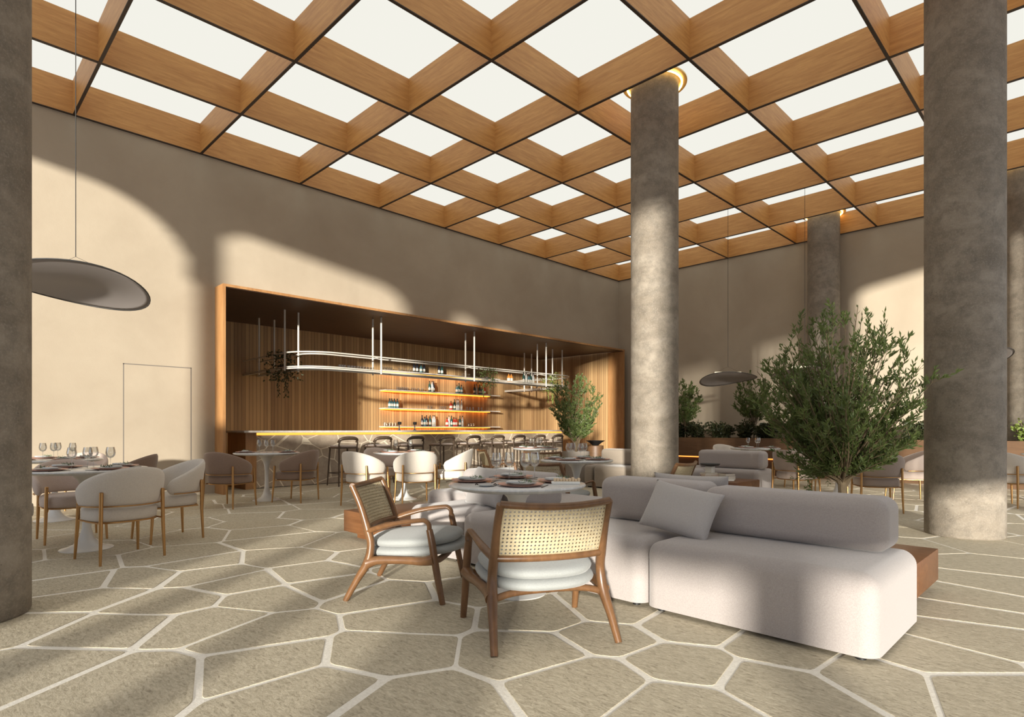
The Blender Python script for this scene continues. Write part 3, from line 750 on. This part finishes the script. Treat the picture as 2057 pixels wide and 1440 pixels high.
# ------------------------------------------------------------------ bar stool
def stool_model():
    o = thing('bar_stool', 'stool', 'stool'); wd = M['stoolwood']
    for sx in (-1, 1):
        for sy in (-1, 1):
            top = .74
            b = MB()
            if sy < 0: b.tube(smoothpts([(sx*.23, -.24, 0), (sx*.205, -.205, .4), (sx*.195, -.185, .74), (sx*.20, -.20, .84), (sx*.17, -.215, .91)], 4), lerpr([.013, .016, .018, .016, .018], 4), 8)
            else: b.tube([(sx*.23, .22, 0), (sx*.19, .18, .74)], [.012, .018], 8)
            b.build('leg', wd, o)
    b = MB(); b.rbox(-.215, .215, -.20, .21, .735, .765, .012, 3); b.build('seat_frame', wd, o)
    b = MB(); b.rbox(-.19, .19, -.17, .19, .76, .795, .016, 3); b.build('seat_cushion', M['taupe'], o)
    P = [(-.198, -.15, .86), (-.19, -.205, .905), (-.12, -.235, .935), (0, -.245, .942), (.12, -.235, .935), (.19, -.205, .905), (.198, -.15, .86)]
    b = MB(); b.tube(smoothpts(P, 5), lerpr([.016, .026, .034, .036, .034, .026, .016], 5), 10, flat=1.0, up=(0, 0, 1)); b.build('backrest', wd, o)
    for a, c in (((-.215, .205), (.215, .205)), ((-.215, -.215), (-.215, .2)), ((.215, -.215), (.215, .2))):
        b = MB(); b.tube([(a[0], a[1], .25), (c[0], c[1], .25)], .009, 6); b.build('foot_rail', wd, o)
    return o
ST = Kind(stool_model())
ords = ['leftmost', 'second from the left', 'third from the left', 'fourth from the left', 'fifth from the left', 'sixth from the left', 'seventh from the left', 'eighth from the left', 'rightmost, behind the small tree']
for k, px in enumerate((701, 771, 837, 900, 953, 1002, 1045, 1086, 1122)):
    x = -10.72; y = onX(px, -10.50)
    ST.place((x, y, 0), facing(-1, .0), 'dark wooden bar stool at the stone bar, %s' % ords[k], 'bar stools along the counter')
# ------------------------------------------------------------------ dining groups
T1 = G(174, 5.55); T1 = (T1.x, T1.y)
table(T1, 'white tulip table at the far left, nearest the camera', 4, 0, 'the nearest left dining table', .5, .4)
glasses(((144, 5.45), (176, 5.5), (188, 5.68), (222, 5.6)), 'the nearest left dining table')
dchair('cream', -6.08, 1.24, T1[0], T1[1], 'cream dining chair seen from behind, nearest the dark left column')
dchair('cream', -6.80, 1.80, T1[0], T1[1]+.1, 'cream dining chair at the near left table, closest to the wall door')
dchair('cream', -6.80, .45, T1[0], T1[1], 'cream dining chair half hidden behind the dark left column')
dchair('pink', -7.45, 1.10, T1[0], T1[1], 'blush dining chair across the near left table, seat seen under the tabletop')
T2 = G(110, 7.3); T2 = (T2.x, T2.y)
table(T2, 'white tulip table farther back at the far left', 4, 0, 'the farther left dining table', .5, .2)
glasses(((86, 7.2), (108, 7.3), (116, 7.45), (146, 7.3)), 'the farther left dining table')
dchair('brown', -8.75, 1.85, T2[0], T2[1], 'brown dining chair behind the glasses of the left tables')
dchair('pink', -9.7, 1.5, T2[0], T2[1], 'blush dining chair against the bright left wall')
T5 = G(536, 9.35); T5 = (T5.x, T5.y)
table(T5, 'white tulip table between two brown chairs in front of the bar frame', 2, 3, 'the table between two brown chairs', .49, .9)
dchair('brown', -8.93, 3.17, T5[0], T5[1], 'brown dining chair left of the table by the bar frame')
dchair('brown', -8.92, 4.15, T5[0], T5[1], 'brown dining chair right of the table by the bar frame')
T6 = (-7.95, 5.50)
table(T6, 'white tulip table ringed by cream chairs in front of the bar', 4, 2, 'the table ringed by sunlit cream chairs', .49, .3)
dchair('cream', -7.32, 5.26, T6[0], T6[1], 'sunlit cream dining chair seen from behind, middle of the three')
dchair('cream', -7.72, 4.66, T6[0], T6[1], 'sunlit cream dining chair left of the three, above the armchair back')
dchair('cream', -7.42, 6.05, T6[0], T6[1], 'sunlit cream dining chair right of the three, beside the wine glasses')
dchair('pink', -8.62, 5.55, T6[0], T6[1], 'blush dining chair across the table, between the cream chairs')
T8 = (-3.08, 10.6)
table(T8, 'white round table behind the olive tree', 4, 4, 'the table behind the olive tree', .5, .1)
dchair('taupe', -2.22, 9.30, -2.9, 10.5, 'taupe dining chair seen from behind, right of the olive trunk')
dchair('taupe', -3.42, 9.72, T8[0], T8[1], 'taupe dining chair seen from behind, left of the olive trunk')
dchair('pink', -2.2, 11.0, T8[0], T8[1], 'blush dining chair beside the wide right column')
dchair('cream', -3.45, 11.4, T8[0], T8[1], 'white dining chair across the table, glimpsed through the olive branches')
T9 = (-4.85, 11.6)
table(T9, 'round table with glasses behind the far grey sofa', 3, 3, 'the table behind the far grey sofa', .46, .5)
dchair('cream', -4.35, 12.1, T9[0], T9[1], 'white dining chair right of the far table, behind the far sofa')
dchair('cream', -5.5, 11.9, T9[0], T9[1], 'white dining chair left of the far table, behind the far sofa')
table((-.45, 11.9), 'white round table beyond the right edge column', 2, 1, 'the table at the right edge', .46, .5)
dchair('cream', -.92, 11.25, -.45, 11.9, 'white dining chair cut off by the right edge of the photo')
# ------------------------------------------------------------------ near seating group
T3 = (-2.85, 2.90)
TUL.place((T3[0], T3[1], 0), 0, 'large white round table laid with plates, between the two near armchairs', 'white tulip tables', scale=(.468/.48, .468/.48, 1))
for px, py, rz, lb in ((948, 967, .6, 'left'), (1031, 959.5, .2, 'back'), (1046, 976, .5, 'front'), (1122, 968, 1.2, 'right')):
    p = F(px, py, TH); PL.place((p.x, p.y, TH), rz, 'terracotta rimmed plate with napkin and herbs, %s one on the near table' % lb, 'plates on the near table')
for px, z in ((997, 4.28), (1023, 4.36), (1055, 4.26), (1074, 4.34)):
    p = G(px, z); WG.place((p.x, p.y, TH), 0, 'clear wine glass on the near round table', 'wine glasses on the near table')
p = F(1136, 972, TH); o = thing('serving_board', 'white rectangular serving board with bread at the right of the near table', 'board', (p.x, p.y, TH), PI/4)
b = MB(); b.rbox(-.095, .095, -.03, .03, 0, .018, .004, 2); b.build('board', M['whiteboard'], o)
b = MB(); r = random.Random(9)
for k in range(9): x = -.08+.02*k; b.rbox(x, x+.018, -.02, .012, .018, .034+.012*r.random(), .005, 2)
b.build('bread_pieces', M['food'], o)
p = F(976, 977, TH); o = thing('small_saucer', 'small grey saucer with dark handles at the front left of the near table', 'saucer', (p.x, p.y, TH), PI/4)
b = MB(); b.lathe([(.03, 0), (.05, .008), (.052, .011), (.03, .005)], 20); b.build('dish', M['greyplate'], o)
b = MB(); b.tube([(-.05, 0, .012), (-.062, 0, .018), (-.068, 0, .01)], .004, 6); b.tube([(.05, 0, .012), (.062, 0, .018), (.068, 0, .01)], .004, 6); b.build('handle', M['darkcut'], o)
lchair(-3.455, 2.438, .776, .631, 'walnut armchair with cane back seen from its side, left of the near table')
lchair(-2.255, 2.455, -.878, .478, 'walnut armchair with cane back seen from behind, in front of the near table')
# sofa modules
SX = [-4.56, -3.80, -2.03, -.75]; S0, S1 = 3.18, 4.10
def seat(x0, x1, y0, y1, label, mat='sofa', name='modular_sofa', h=.425, r=.085):
    o = thing(name, label, 'sofa', ((x0+x1)/2, (y0+y1)/2, 0), 0, 'modular sofa blocks')
    hx, hy = (x1-x0)/2, (y1-y0)/2
    b = MB(); b.rbox(-hx+.006, hx-.006, -hy+.004, hy-.004, -.06, h, r, 8)
    b.v = [(x_, y_, max(z_, .018 + .012*min(1, 1-abs(z_-.018)/.1) if z_ < .018 else z_)) for x_, y_, z_ in b.v]; b.build('seat', M[mat], o, sharp=60)
    for sx in (-1, 1):
        for sy in (-1, 1):
            b = MB(); b.lathe([(.024, 0), (.024, .06)], 12, (sx*(hx-.09), sy*(hy-.07), 0)); b.build('foot', M['black'], o)
    return o
def backrest(root, x0, x1, y0, y1, mat='sofa', z0=.425, z1=.73, r=.075):
    b = MB(); b.rbox(x0, x1, y0, y1, z0, z1, r, 8); W2L(b, root).build('backrest', M[mat], root, sharp=60)
def woodblock(x0, x1, y0, y1, label):
    o = thing('wood_side_table', label, 'side table', ((x0+x1)/2, (y0+y1)/2, 0), 0, 'low wooden block tables')
    hx, hy = (x1-x0)/2, (y1-y0)/2
    b = MB(); b.rbox(-hx, hx, -hy, hy, .07, .285, .004, 2); b.build('block', M['walnut'], o)
    b = MB(); b.box(-hx+.1, hx-.1, -hy+.1, hy-.1, 0, .07); b.build('plinth', M['walnut'], o, smooth=False)
sr = seat(SX[2], SX[3], S0, S1, 'grey linen sofa block at the right front, its end facing the light')
sm_ = seat(SX[1], SX[2], S0, S1, 'grey linen sofa block behind the front armchair')
sl_ = seat(SX[0], SX[1], S0, S1, 'grey linen sofa block behind the left armchair')
woodblock(-5.56, SX[0], 3.10, 4.06, 'low walnut block table left of the sofa, behind the left armchair')
woodblock(-1.95, -.82, 4.12, 5.03, 'low walnut block table sticking out behind the right end of the sofa')
seat(-5.55, -4.40, 4.12, 5.03, 'grey linen sofa block facing away, beyond the left wooden block', mat='sofa')
seat(-4.38, -3.20, 4.12, 5.03, 'grey linen sofa block facing away, beyond the near table')
seat(-3.18, -1.97, 4.12, 5.03, 'grey linen sofa block facing away, hidden behind the left backrest')
backrest(sr, -1.93, -.84, 3.74, 4.06)
backrest(sm_, -2.82, -1.95, 3.78, 4.10, z1=.745)
backrest(sl_, -4.53, -3.42, 3.80, 4.09)
# pillows
def pillow(cx, cy, cz, rz, tilt, w, h, label, mat='pillow', roll=0, seed=0):
    o = thing('throw_pillow', label, 'pillow', (cx, cy, cz), 0, 'throw pillows')
    o.rotation_euler = (tilt, roll, rz)
    n = 28; vs = []; fs = []; r = random.Random(seed)
    def t(u, v):
        e = max(0, (1-abs(u)**3.2))*max(0, (1-abs(v)**3.2)); return .075*e**.55
    for side in (1, -1):
        for j in range(n+1):
            for i in range(n+1):
                u = -1+2*i/n; v = -1+2*j/n
                k = 1 - .06*(1-abs(u*v))  # corners stick out
                d = t(u, v)*side
                wr = .013*abs(math.sin(6*(u*.9+v*.9)+seed))*max(0, 1-abs(u-.25)*1.6)*(1-v*v)*(1 if v < .6 else .4)
                vs.append((u*w/2*(1-.05*(1-u*u*0)*(1-abs(v)**2)*abs(u)**2), d + (wr if side > 0 else 0)*(1), v*h/2*(1-.07*(1-abs(u)**2)*abs(v)**2)))
    m = (n+1)*(n+1)
    for s_ in (0, 1):
        for j in range(n):
            for i in range(n):
                a = s_*m+j*(n+1)+i; fs.append((a, a+1, a+n+2, a+n+1) if s_ == 0 else (a, a+n+1, a+n+2, a+1))
    b = MB(); b.add(vs, fs); ob = b.build('cover', M[mat], o, sharp=80)
    bm = bmesh.new(); bm.from_mesh(ob.data); bmesh.ops.remove_doubles(bm, verts=bm.verts, dist=.0008); bmesh.ops.recalc_face_normals(bm, faces=bm.faces); bm.to_mesh(ob.data); bm.free()
    rim = [(-w/2*.985, 0, -h/2*.985), (0, 0, -h/2*.93), (w/2*.985, 0, -h/2*.985), (w/2*.95, 0, 0), (w/2*.985, 0, h/2*.985), (0, 0, h/2*.93), (-w/2*.985, 0, h/2*.985), (-w/2*.95, 0, 0)]
    return o
pillow(-1.985, 3.56, .585, 0.04, -.55, .49, .35, 'grey linen throw pillow leaning on the near sofa backrests', roll=.15, seed=2)
pillow(-3.98, 3.66, .595, 0.0, -.42, .44, .36, 'grey linen throw pillow on the left end of the sofa, under the tabletop', roll=.05, seed=5)
pillow(-2.25, 4.22, .60, 0.0, .25, .62, .36, 'pale pillow peeking over the middle backrest of the near sofa', seed=7)
# second table behind
T4 = (-4.54, 5.65)
table(T4, 'white tulip table behind the near table, beside two cane armchairs', 4, 4, 'the second round table', .44, .3)
lchair(-4.42, 5.16, .0, 1, 'cane armchair tucked at the second table, its back seen over the near table')
lchair(-3.55, 5.92, -.97, -.15, 'cane armchair behind the sofa, at the foot of the middle column')
T7 = (-7.85, 8.5)
table(T7, 'white round table farthest back, before the small potted tree', 4, 4, 'the table before the potted tree', .45, .3)
lchair(-6.63, 7.37, -.62, .75, 'cane armchair at the far table, pale back towards the camera')
lchair(-7.78, 7.42, .5, .86, 'cane armchair at the far table, seen through the wine glasses')
# ------------------------------------------------------------------ far seating group around the middle column
seat(-7.15, -6.95, 9.1, 9.95, 'sand sofa block end left of the middle column', 'sofa2', r=.06)
sb_ = seat(-6.93, -5.75, 9.1, 9.95, 'sand sofa block behind the middle column, left part', 'sofa2')
seat(-5.73, -4.95, 9.0, 9.84, 'grey sofa block just right of the middle column', 'sofa')
backrest(sb_, -7.13, -5.9, 9.62, 9.95, 'sofa2')
woodblock(-4.92, -4.02, 8.95, 9.80, 'low walnut block table carrying the books, right of the middle column')
sc_ = seat(-5.9, -4.12, 9.97, 10.72, 'far grey sofa block right of the middle column')
backrest(sc_, -5.3, -4.12, 10.12, 10.45, z1=.74)
ct = Vector((-4.55, 9.3, .285))
o = thing('tray', 'thin pale tray under the books on the walnut block', 'tray', ct, .4); b = MB(); b.rbox(-.30, .30, -.22, .22, 0, .012, .005, 2); b.build('plate', M['whiteboard'], o)
z = .297
for k, (dx, dy, w_, h_, mt, lb) in enumerate(((-.08, 0, .30, .035, 'paper', 'pale book at the bottom of the left pile on the tray'), (-.08, .01, .27, .03, 'bookred', 'red book in the middle of the left pile on the tray'), (-.09, 0, .25, .03, 'paper', 'pale book on top of the left pile, under the bowl stand'), (.17, .05, .20, .06, 'paper', 'pale book at the bottom of the right pile on the tray'), (.17, .05, .18, .04, 'bookdark', 'dark book on top of the right pile on the tray'))):
    if k == 3: z = .297
    o = thing('book', lb, 'book', (ct.x+dx, ct.y+dy, z), .7+.1*k, 'books on the tray'); z += h_
    b = MB(); b.box(-w_/2, w_/2, -.1, .1, .003, h_-.003); b.build('pages', M['paper'], o, smooth=False)
    b = MB(); b.box(-w_/2-.004, w_/2+.004, -.104, .104, 0, .003); b.box(-w_/2-.004, w_/2+.004, -.104, .104, h_-.003, h_); b.box(-w_/2-.004, w_/2+.004, .1, .104, 0, h_); b.build('cover', M[mt], o, smooth=False)
o = thing('footed_bowl', 'black shallow bowl on a white stand, on the books', 'bowl', (ct.x-.09, ct.y, .392), 0)
b = MB(); b.rbox(-.06, .06, -.06, .06, 0, .11, .008, 2); b.build('stand', M['whiteboard'], o)
b = MB(); b.lathe([(.05, .11), (.14, .125), (.165, .15), (.16, .155), (.13, .14), (.05, .125)], 28); b.build('dish', M['black'], o)
# rear left block table with a dark bowl
seat(-8.9, -7.5, 12.4, 13.3, 'rear sofa block near the end of the bar', 'sofa2')
o = thing('pedestal_stand', 'round wooden plinth under the black bowl, near the right end of the bar', 'side table', (-9.0, 11.95, 0)); b = MB(); b.lathe([(.2, 0), (.2, .70), (.19, .71)], 28); b.build('drum', M['planter'], o)
o = thing('footed_bowl', 'wide black bowl beside the small potted tree', 'bowl', (-9.0, 11.95, .71), 0)
b = MB(); b.lathe([(.07, 0), (.14, .06), (.24, .12), (.235, .125), (.13, .07), (.05, .03)], 28); b.build('dish', M['black'], o)
pillow(-8.0, 12.6, .62, .1, -.3, .5, .4, 'blush pillow on the rear sofa, left of the middle column', 'pink', seed=1)
# ------------------------------------------------------------------ plants
def leaf(b, p, d, ln, wd, rnd):
    d = d.normalized(); s = d.cross(Vector((rnd.uniform(-1, 1), rnd.uniform(-1, 1), rnd.uniform(-1, 1))))
    if s.length < .05: s = d.cross(Vector((1, 0, .3)))
    s.normalize(); nrm = d.cross(s)
    m = p + d*ln*.5 + nrm*ln*.06
    b.add([p, m - s*wd, p + d*ln, m + s*wd], [(0, 1, 2, 3)])
def olive(name, label, loc, H, hb, R, nst, nlf, seed, trunk_r=.03, leafsize=(.055, .0075), rz=0, mat='olive', pot=None, fork=.45, group=None):
    r = random.Random(seed); o = thing(name, label, 'tree', loc, rz, group)
    z0 = pot[1]-.04 if pot else 0
    b = MB(); fz = z0 + fork
    b.tube(smoothpts([(0, 0, z0), (.01, .005, z0+fork*.5), (0, -.01, fz)], 3), lerpr([trunk_r*1.15, trunk_r, trunk_r*.95], 3), 8)
    b.tube(smoothpts([(0, 0, z0+fork*.55), (.05, .02, z0+fork*.8), (.09, .03, fz+.1)], 3), trunk_r*.6, 7); b.build('trunk', M['bark'], o)
    br = MB(); lf = MB(); per = nlf//nst
    zc = (H+hb)/2; hz = (H-hb)/2
    for k in range(nst):
        th = r.uniform(0, 2*PI); ph = r.uniform(-1, 1); rr = R*math.sqrt(max(.02, 1-ph*ph*.96))*r.uniform(.35, 1.05)**.6
        e = Vector((rr*math.cos(th), rr*math.sin(th), zc+hz*ph*r.uniform(.75, 1.05)))
        st = Vector((r.uniform(-.02, .02), r.uniform(-.02, .02), fz-r.uniform(0, fork*.35)))
        if e.z < fz: mid = Vector((e.x*.5, e.y*.5, max(fz+.02, (e.z+fz)/2+.08)))
        else: mid = Vector((e.x*.42, e.y*.42, st.z+(e.z-st.z)*.45))
        mid += Vector((r.uniform(-.05, .05), r.uniform(-.05, .05), 0))
        P = smoothpts([st, mid, e], 5); R0 = trunk_r*r.uniform(.16, .34)
        br.tube(P, [R0*(1-.8*i/(len(P)-1)) for i in range(len(P))], 4, caps=False)
        # side twigs
        for q in range(5):
            t = r.uniform(.4, 1); i = min(int(t*(len(P)-1)), len(P)-2); s0 = P[i].lerp(P[i+1], t*(len(P)-1)-i)
            dr = (P[i+1]-P[i]).normalized() + Vector((r.uniform(-1, 1), r.uniform(-1, 1), r.uniform(-.2, .9)))*.9
            tw = dr.normalized()*r.uniform(.12, .26)*min(1, R/.7); s1 = s0+tw
            br.tube([s0, s1], [.0022, .001], 3, caps=False)
            for c in range(per//6):
                u = r.uniform(.1, 1.05); pp = s0+tw*u
                leaf(lf, pp, tw.normalized()*.9+Vector((r.uniform(-1, 1), r.uniform(-1, 1), r.uniform(-.3, 1))), leafsize[0]*r.uniform(.6, 1.25), leafsize[1]*r.uniform(.7, 1.3), r)
        for c in range(per//6):
            u = r.uniform(.55, 1.0); i = min(int(u*(len(P)-1)), len(P)-2)
            leaf(lf, P[i].lerp(P[i+1], u*(len(P)-1)-i), (P[i+1]-P[i]).normalized()+Vector((r.uniform(-1, 1), r.uniform(-1, 1), r.uniform(-.3, 1))), leafsize[0], leafsize[1], r)
    br.build('branches', M['bark'], o); lf.build('foliage', M[mat], o, smooth=False)
    if pot:
        R_, h_ = pot
        b = MB(); b.lathe([(R_*.8, 0), (R_, h_*.5), (R_*1.02, h_), (R_*.9, h_), (R_*.88, h_-.05)], 32); pt = b.build('pot', M['pot'], o)
        b = MB(); b.lathe([(.01, h_-.05), (R_*.88, h_-.045)], 24); b.build('soil', M['soil'], pt)
    return o
olive('olive_tree', 'large potted olive tree behind the sofa, in front of the wide right column', (-1.93, 6.76, 0), 2.36, .56, .84, 190, 21000, 11, .042, (.064, .0088), pot=(.26, .34), fork=.34)
olive('olive_tree', 'small potted olive tree at the right end of the bar', (-7.75, 9.62, 0), 2.2, .90, .54, 80, 9500, 5, .022, (.06, .011), pot=(.28, .66), fork=.22)
# planter along the back wall
pl = thing('long_planter', 'long wooden planter along the back wall with amber light under it', 'planter', (-3.0, 15.0, 0))
PX0, PX1, PY0, PY1 = -9.2, 2.9, 14.25, 15.05
b = MB(); b.box(PX0, PX1, PY0, PY0+.05, .42, .90); b.box(PX0, PX0+.05, PY0+.05, PY1, .42, .90); b.box(PX0, PX1, PY1, PY1+.04, .42, .90); b.box(PX0, PX1, PY0+.05, PY1, .42, .46); W2L(b, pl).build('box', M['planter'], pl, smooth=False)
b = MB(); b.box(PX0+.05, PX1, PY0+.25, PY0+.3, 0, .42); W2L(b, pl).build('plinth', M['planter'], pl, smooth=False)
b = MB(); b.box(PX0+.1, PX1, PY0+.21, PY0+.235, .38, .41); W2L(b, pl).build('led_strip', M['led_planter'], pl, smooth=False)
b = MB(); b.box(PX0+.05, PX1, PY0+.05, PY1, .78, .82); W2L(b, pl).build('soil', M['soil'], pl, smooth=False)
def shrub_model(mat, seed, n=1300, H=.46, R=.46, ls=(.085, .024)):
    o = thing('leafy_shrub', 'shrub', 'shrub'); r = random.Random(seed); br = MB(); lf = MB()
    for k in range(16):
        a = r.uniform(0, 2*PI); e = Vector((R*r.uniform(.2, 1)*math.cos(a), R*.5*r.uniform(.2, 1)*math.sin(a), H*r.uniform(.6, 1.05)))
        P = smoothpts([(e.x*.3, e.y*.3, 0), (e.x*.6, e.y*.6, e.z*.55), e], 4); br.tube(P, .005, 4, caps=False)
        for c in range(n//16):
            u = r.uniform(.0, 1); i = min(int(u*(len(P)-1)), len(P)-2)
            leaf(lf, P[i]+Vector((r.uniform(-.12, .12), r.uniform(-.08, .08), r.uniform(-.06, .06))), Vector((r.uniform(-1, 1), r.uniform(-1, 1), r.uniform(-.2, 1))), ls[0]*r.uniform(.7, 1.3), ls[1], r)
    br.build('stems', M['bark'], o); lf.build('foliage', M[mat], o, smooth=False); return o
SK = [Kind(shrub_model('hedge', 31)), Kind(shrub_model('hedge', 32)), Kind(shrub_model('bright', 33, 500))]
for k in range(19):
    x = -8.8 + k*.60
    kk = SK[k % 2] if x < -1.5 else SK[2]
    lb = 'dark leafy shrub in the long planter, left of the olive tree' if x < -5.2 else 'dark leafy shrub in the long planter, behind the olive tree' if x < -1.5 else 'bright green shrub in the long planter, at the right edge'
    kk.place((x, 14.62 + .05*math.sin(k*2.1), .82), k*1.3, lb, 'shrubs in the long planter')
olive('planter_tree', 'small olive tree in the long planter, left of the large olive', (onY(1514, 14.65), 14.65, .82), 1.66, .56, .50, 60, 5200, 21, .016, (.07, .013), fork=.50, group='small trees in the long planter')
olive('planter_tree', 'small olive tree in the long planter, half behind the middle column', (onY(1376, 14.65), 14.65, .82), 1.60, .50, .48, 60, 5000, 22, .016, (.07, .013), fork=.44, group='small trees in the long planter')
# trailing plants on the rack
def trailing(x, y, z, s, seed, mat, label):
    o = thing('trailing_plant', label, 'plant', (x, y, z), 0, 'trailing plants on the rack'); r = random.Random(seed)
    b = MB(); b.lathe([(.05, 0), (.07, .1), (.066, .1), (.05, .02)], 14); b.build('pot', M['bookdark'], o)
    b = MB()
    for k in range(420):
        a = r.uniform(0, 2*PI); d = s*r.uniform(0, .22)**.8; zz = r.uniform(-.22, .2)*s*1.1; d = max(d, .07*(zz < .08))
        leaf(b, Vector((d*math.cos(a), d*math.sin(a), .1+zz)), Vector((r.uniform(-1, 1), r.uniform(-1, 1), r.uniform(-1, .6))), .05*s, .014*s, r)
    for k in range(5):
        a = r.uniform(0, 2*PI)
        for q in range(16): leaf(b, Vector((.1*math.cos(a)+.01*r.random(), .1*math.sin(a), -.02-q*.026*s)), Vector((r.uniform(-1, 1), r.uniform(-1, 1), -1)), .045*s, .013*s, r)
    b.build('foliage', M[mat], o, smooth=False)
trailing(-12.35, 5.46, ZR1+.014, 1.35, 1, 'hedge', 'dark trailing plant at the left corner of the hanging rack')
trailing(-11.37, onX(978, -11.37), ZR1+.014, 1.0, 2, 'olive', 'green trailing plant in the middle of the hanging rack')
trailing(-11.37, onX(1112, -11.37)-.1, ZR1+.014, 1.15, 3, 'bright', 'bright trailing plant near the right end of the hanging rack')
# ------------------------------------------------------------------ pendant lamps
def pendant_model(D=1.25):
    o = thing('pendant_lamp', 'lamp', 'lamp'); R = D/2
    n, m = 48, 14; vs = []; fs = []
    def surf(rr, a):
        x = rr*R*math.cos(a); y = rr*R*.9*math.sin(a)
        u = x/R; v = y/R
        # saucer folded like a leaf: two opposite sides lift, the others dip
        k = .62 + .38*math.cos(a)
        z = -.13*(1-rr*rr) - rr*rr*(.17*k*(1+math.sin(a)) + .05*(1-math.cos(a)))
        return (x, y, z)
    vs.append(surf(0, 0))
    for j in range(1, m+1):
        for k in range(n): vs.append(surf(j/m, 2*PI*k/n))
    for k in range(n): fs.append((0, 1+k, 1+(k+1) % n))
    for j in range(m-1):
        for k in range(n): a = 1+j*n+k; c = 1+j*n+(k+1) % n; fs.append((a, a+n, c+n, c))
    b = MB(); b.add(vs, fs); s = b.build('shade', M['shade'], o, sharp=80); md = s.modifiers.new('t', 'SOLIDIFY'); md.thickness = .006
    b = MB(); b.tube([surf(1, 2*PI*k/n) for k in range(n)], .007, 6, closed=True); b.build('rim', M['shade_edge'], o)
    b = MB(); b.tube([(-.30, 0, -.012), (.30, 0, -.012)], .024, 8); b.build('lamp_bar', M['lampbar'], o)
    b = MB(); b.tube([(-.27, 0, 0), (0, 0, .13)], .0016, 4); b.tube([(.27, 0, 0), (0, 0, .13)], .0016, 4); b.build('suspension_wire', M['cord'], o)
    return o
PK = Kind(pendant_model())
def pendant(x, y, z, rz, label, sc=1):
    o = PK.place((x, y, z), rz, label, 'leaf shaped pendant lamps')
    b = MB(); b.tube([(0, 0, .13), (0, 0, ZC - z)], .004, 5); b.build('cord', M['cord'], o)
    return o
_pend = [(-7.05, 1.07, 2.66, PI/4+.12, 'dark leaf shaped pendant lamp over the left tables'), (-6.1, 13.1, 2.42, PI/4, 'grey leaf shaped pendant lamp right of the middle column'),
         (-4.4, 13.0, 2.42, PI/4, 'grey leaf shaped pendant lamp hidden behind the olive tree'), (-1.62, 12.4, 2.45, PI/4, 'pale leaf shaped pendant tip behind the wide right column')]
_roots = []
for a in _pend: _roots.append(PK.place(a[:3], a[3], a[4], 'leaf shaped pendant lamps'))
_roots[1].scale = (-1, 1, 1)
for o_, a in zip(_roots, _pend):
    b = MB(); b.tube([(0, 0, .128), (0, 0, ZC - a[2])], .004, 5); b.build('cord', M['cord'], o_)

# ------------------------------------------------------------------ tell apart what still shares a label, by its place from the left
ORD = ['leftmost', 'second from left', 'third from left', 'fourth from left', 'fifth from left', 'sixth from left', 'seventh from left', 'eighth from left', 'ninth from left', 'tenth from left', 'eleventh from left', 'twelfth from left', 'thirteenth from left']
by = {}
for o in COL.objects:
    if o.parent is None and 'label' in o: by.setdefault(o['label'], []).append(o)
for lab, os_ in by.items():
    if len(os_) < 2: continue
    os_.sort(key=lambda o: (o.location.x + o.location.y) / max(.1, (o.location.y - o.location.x)))
    for k, o in enumerate(os_):
        o['label'] = lab + ', ' + (ORD[k] if k < len(os_)-1 else 'rightmost')
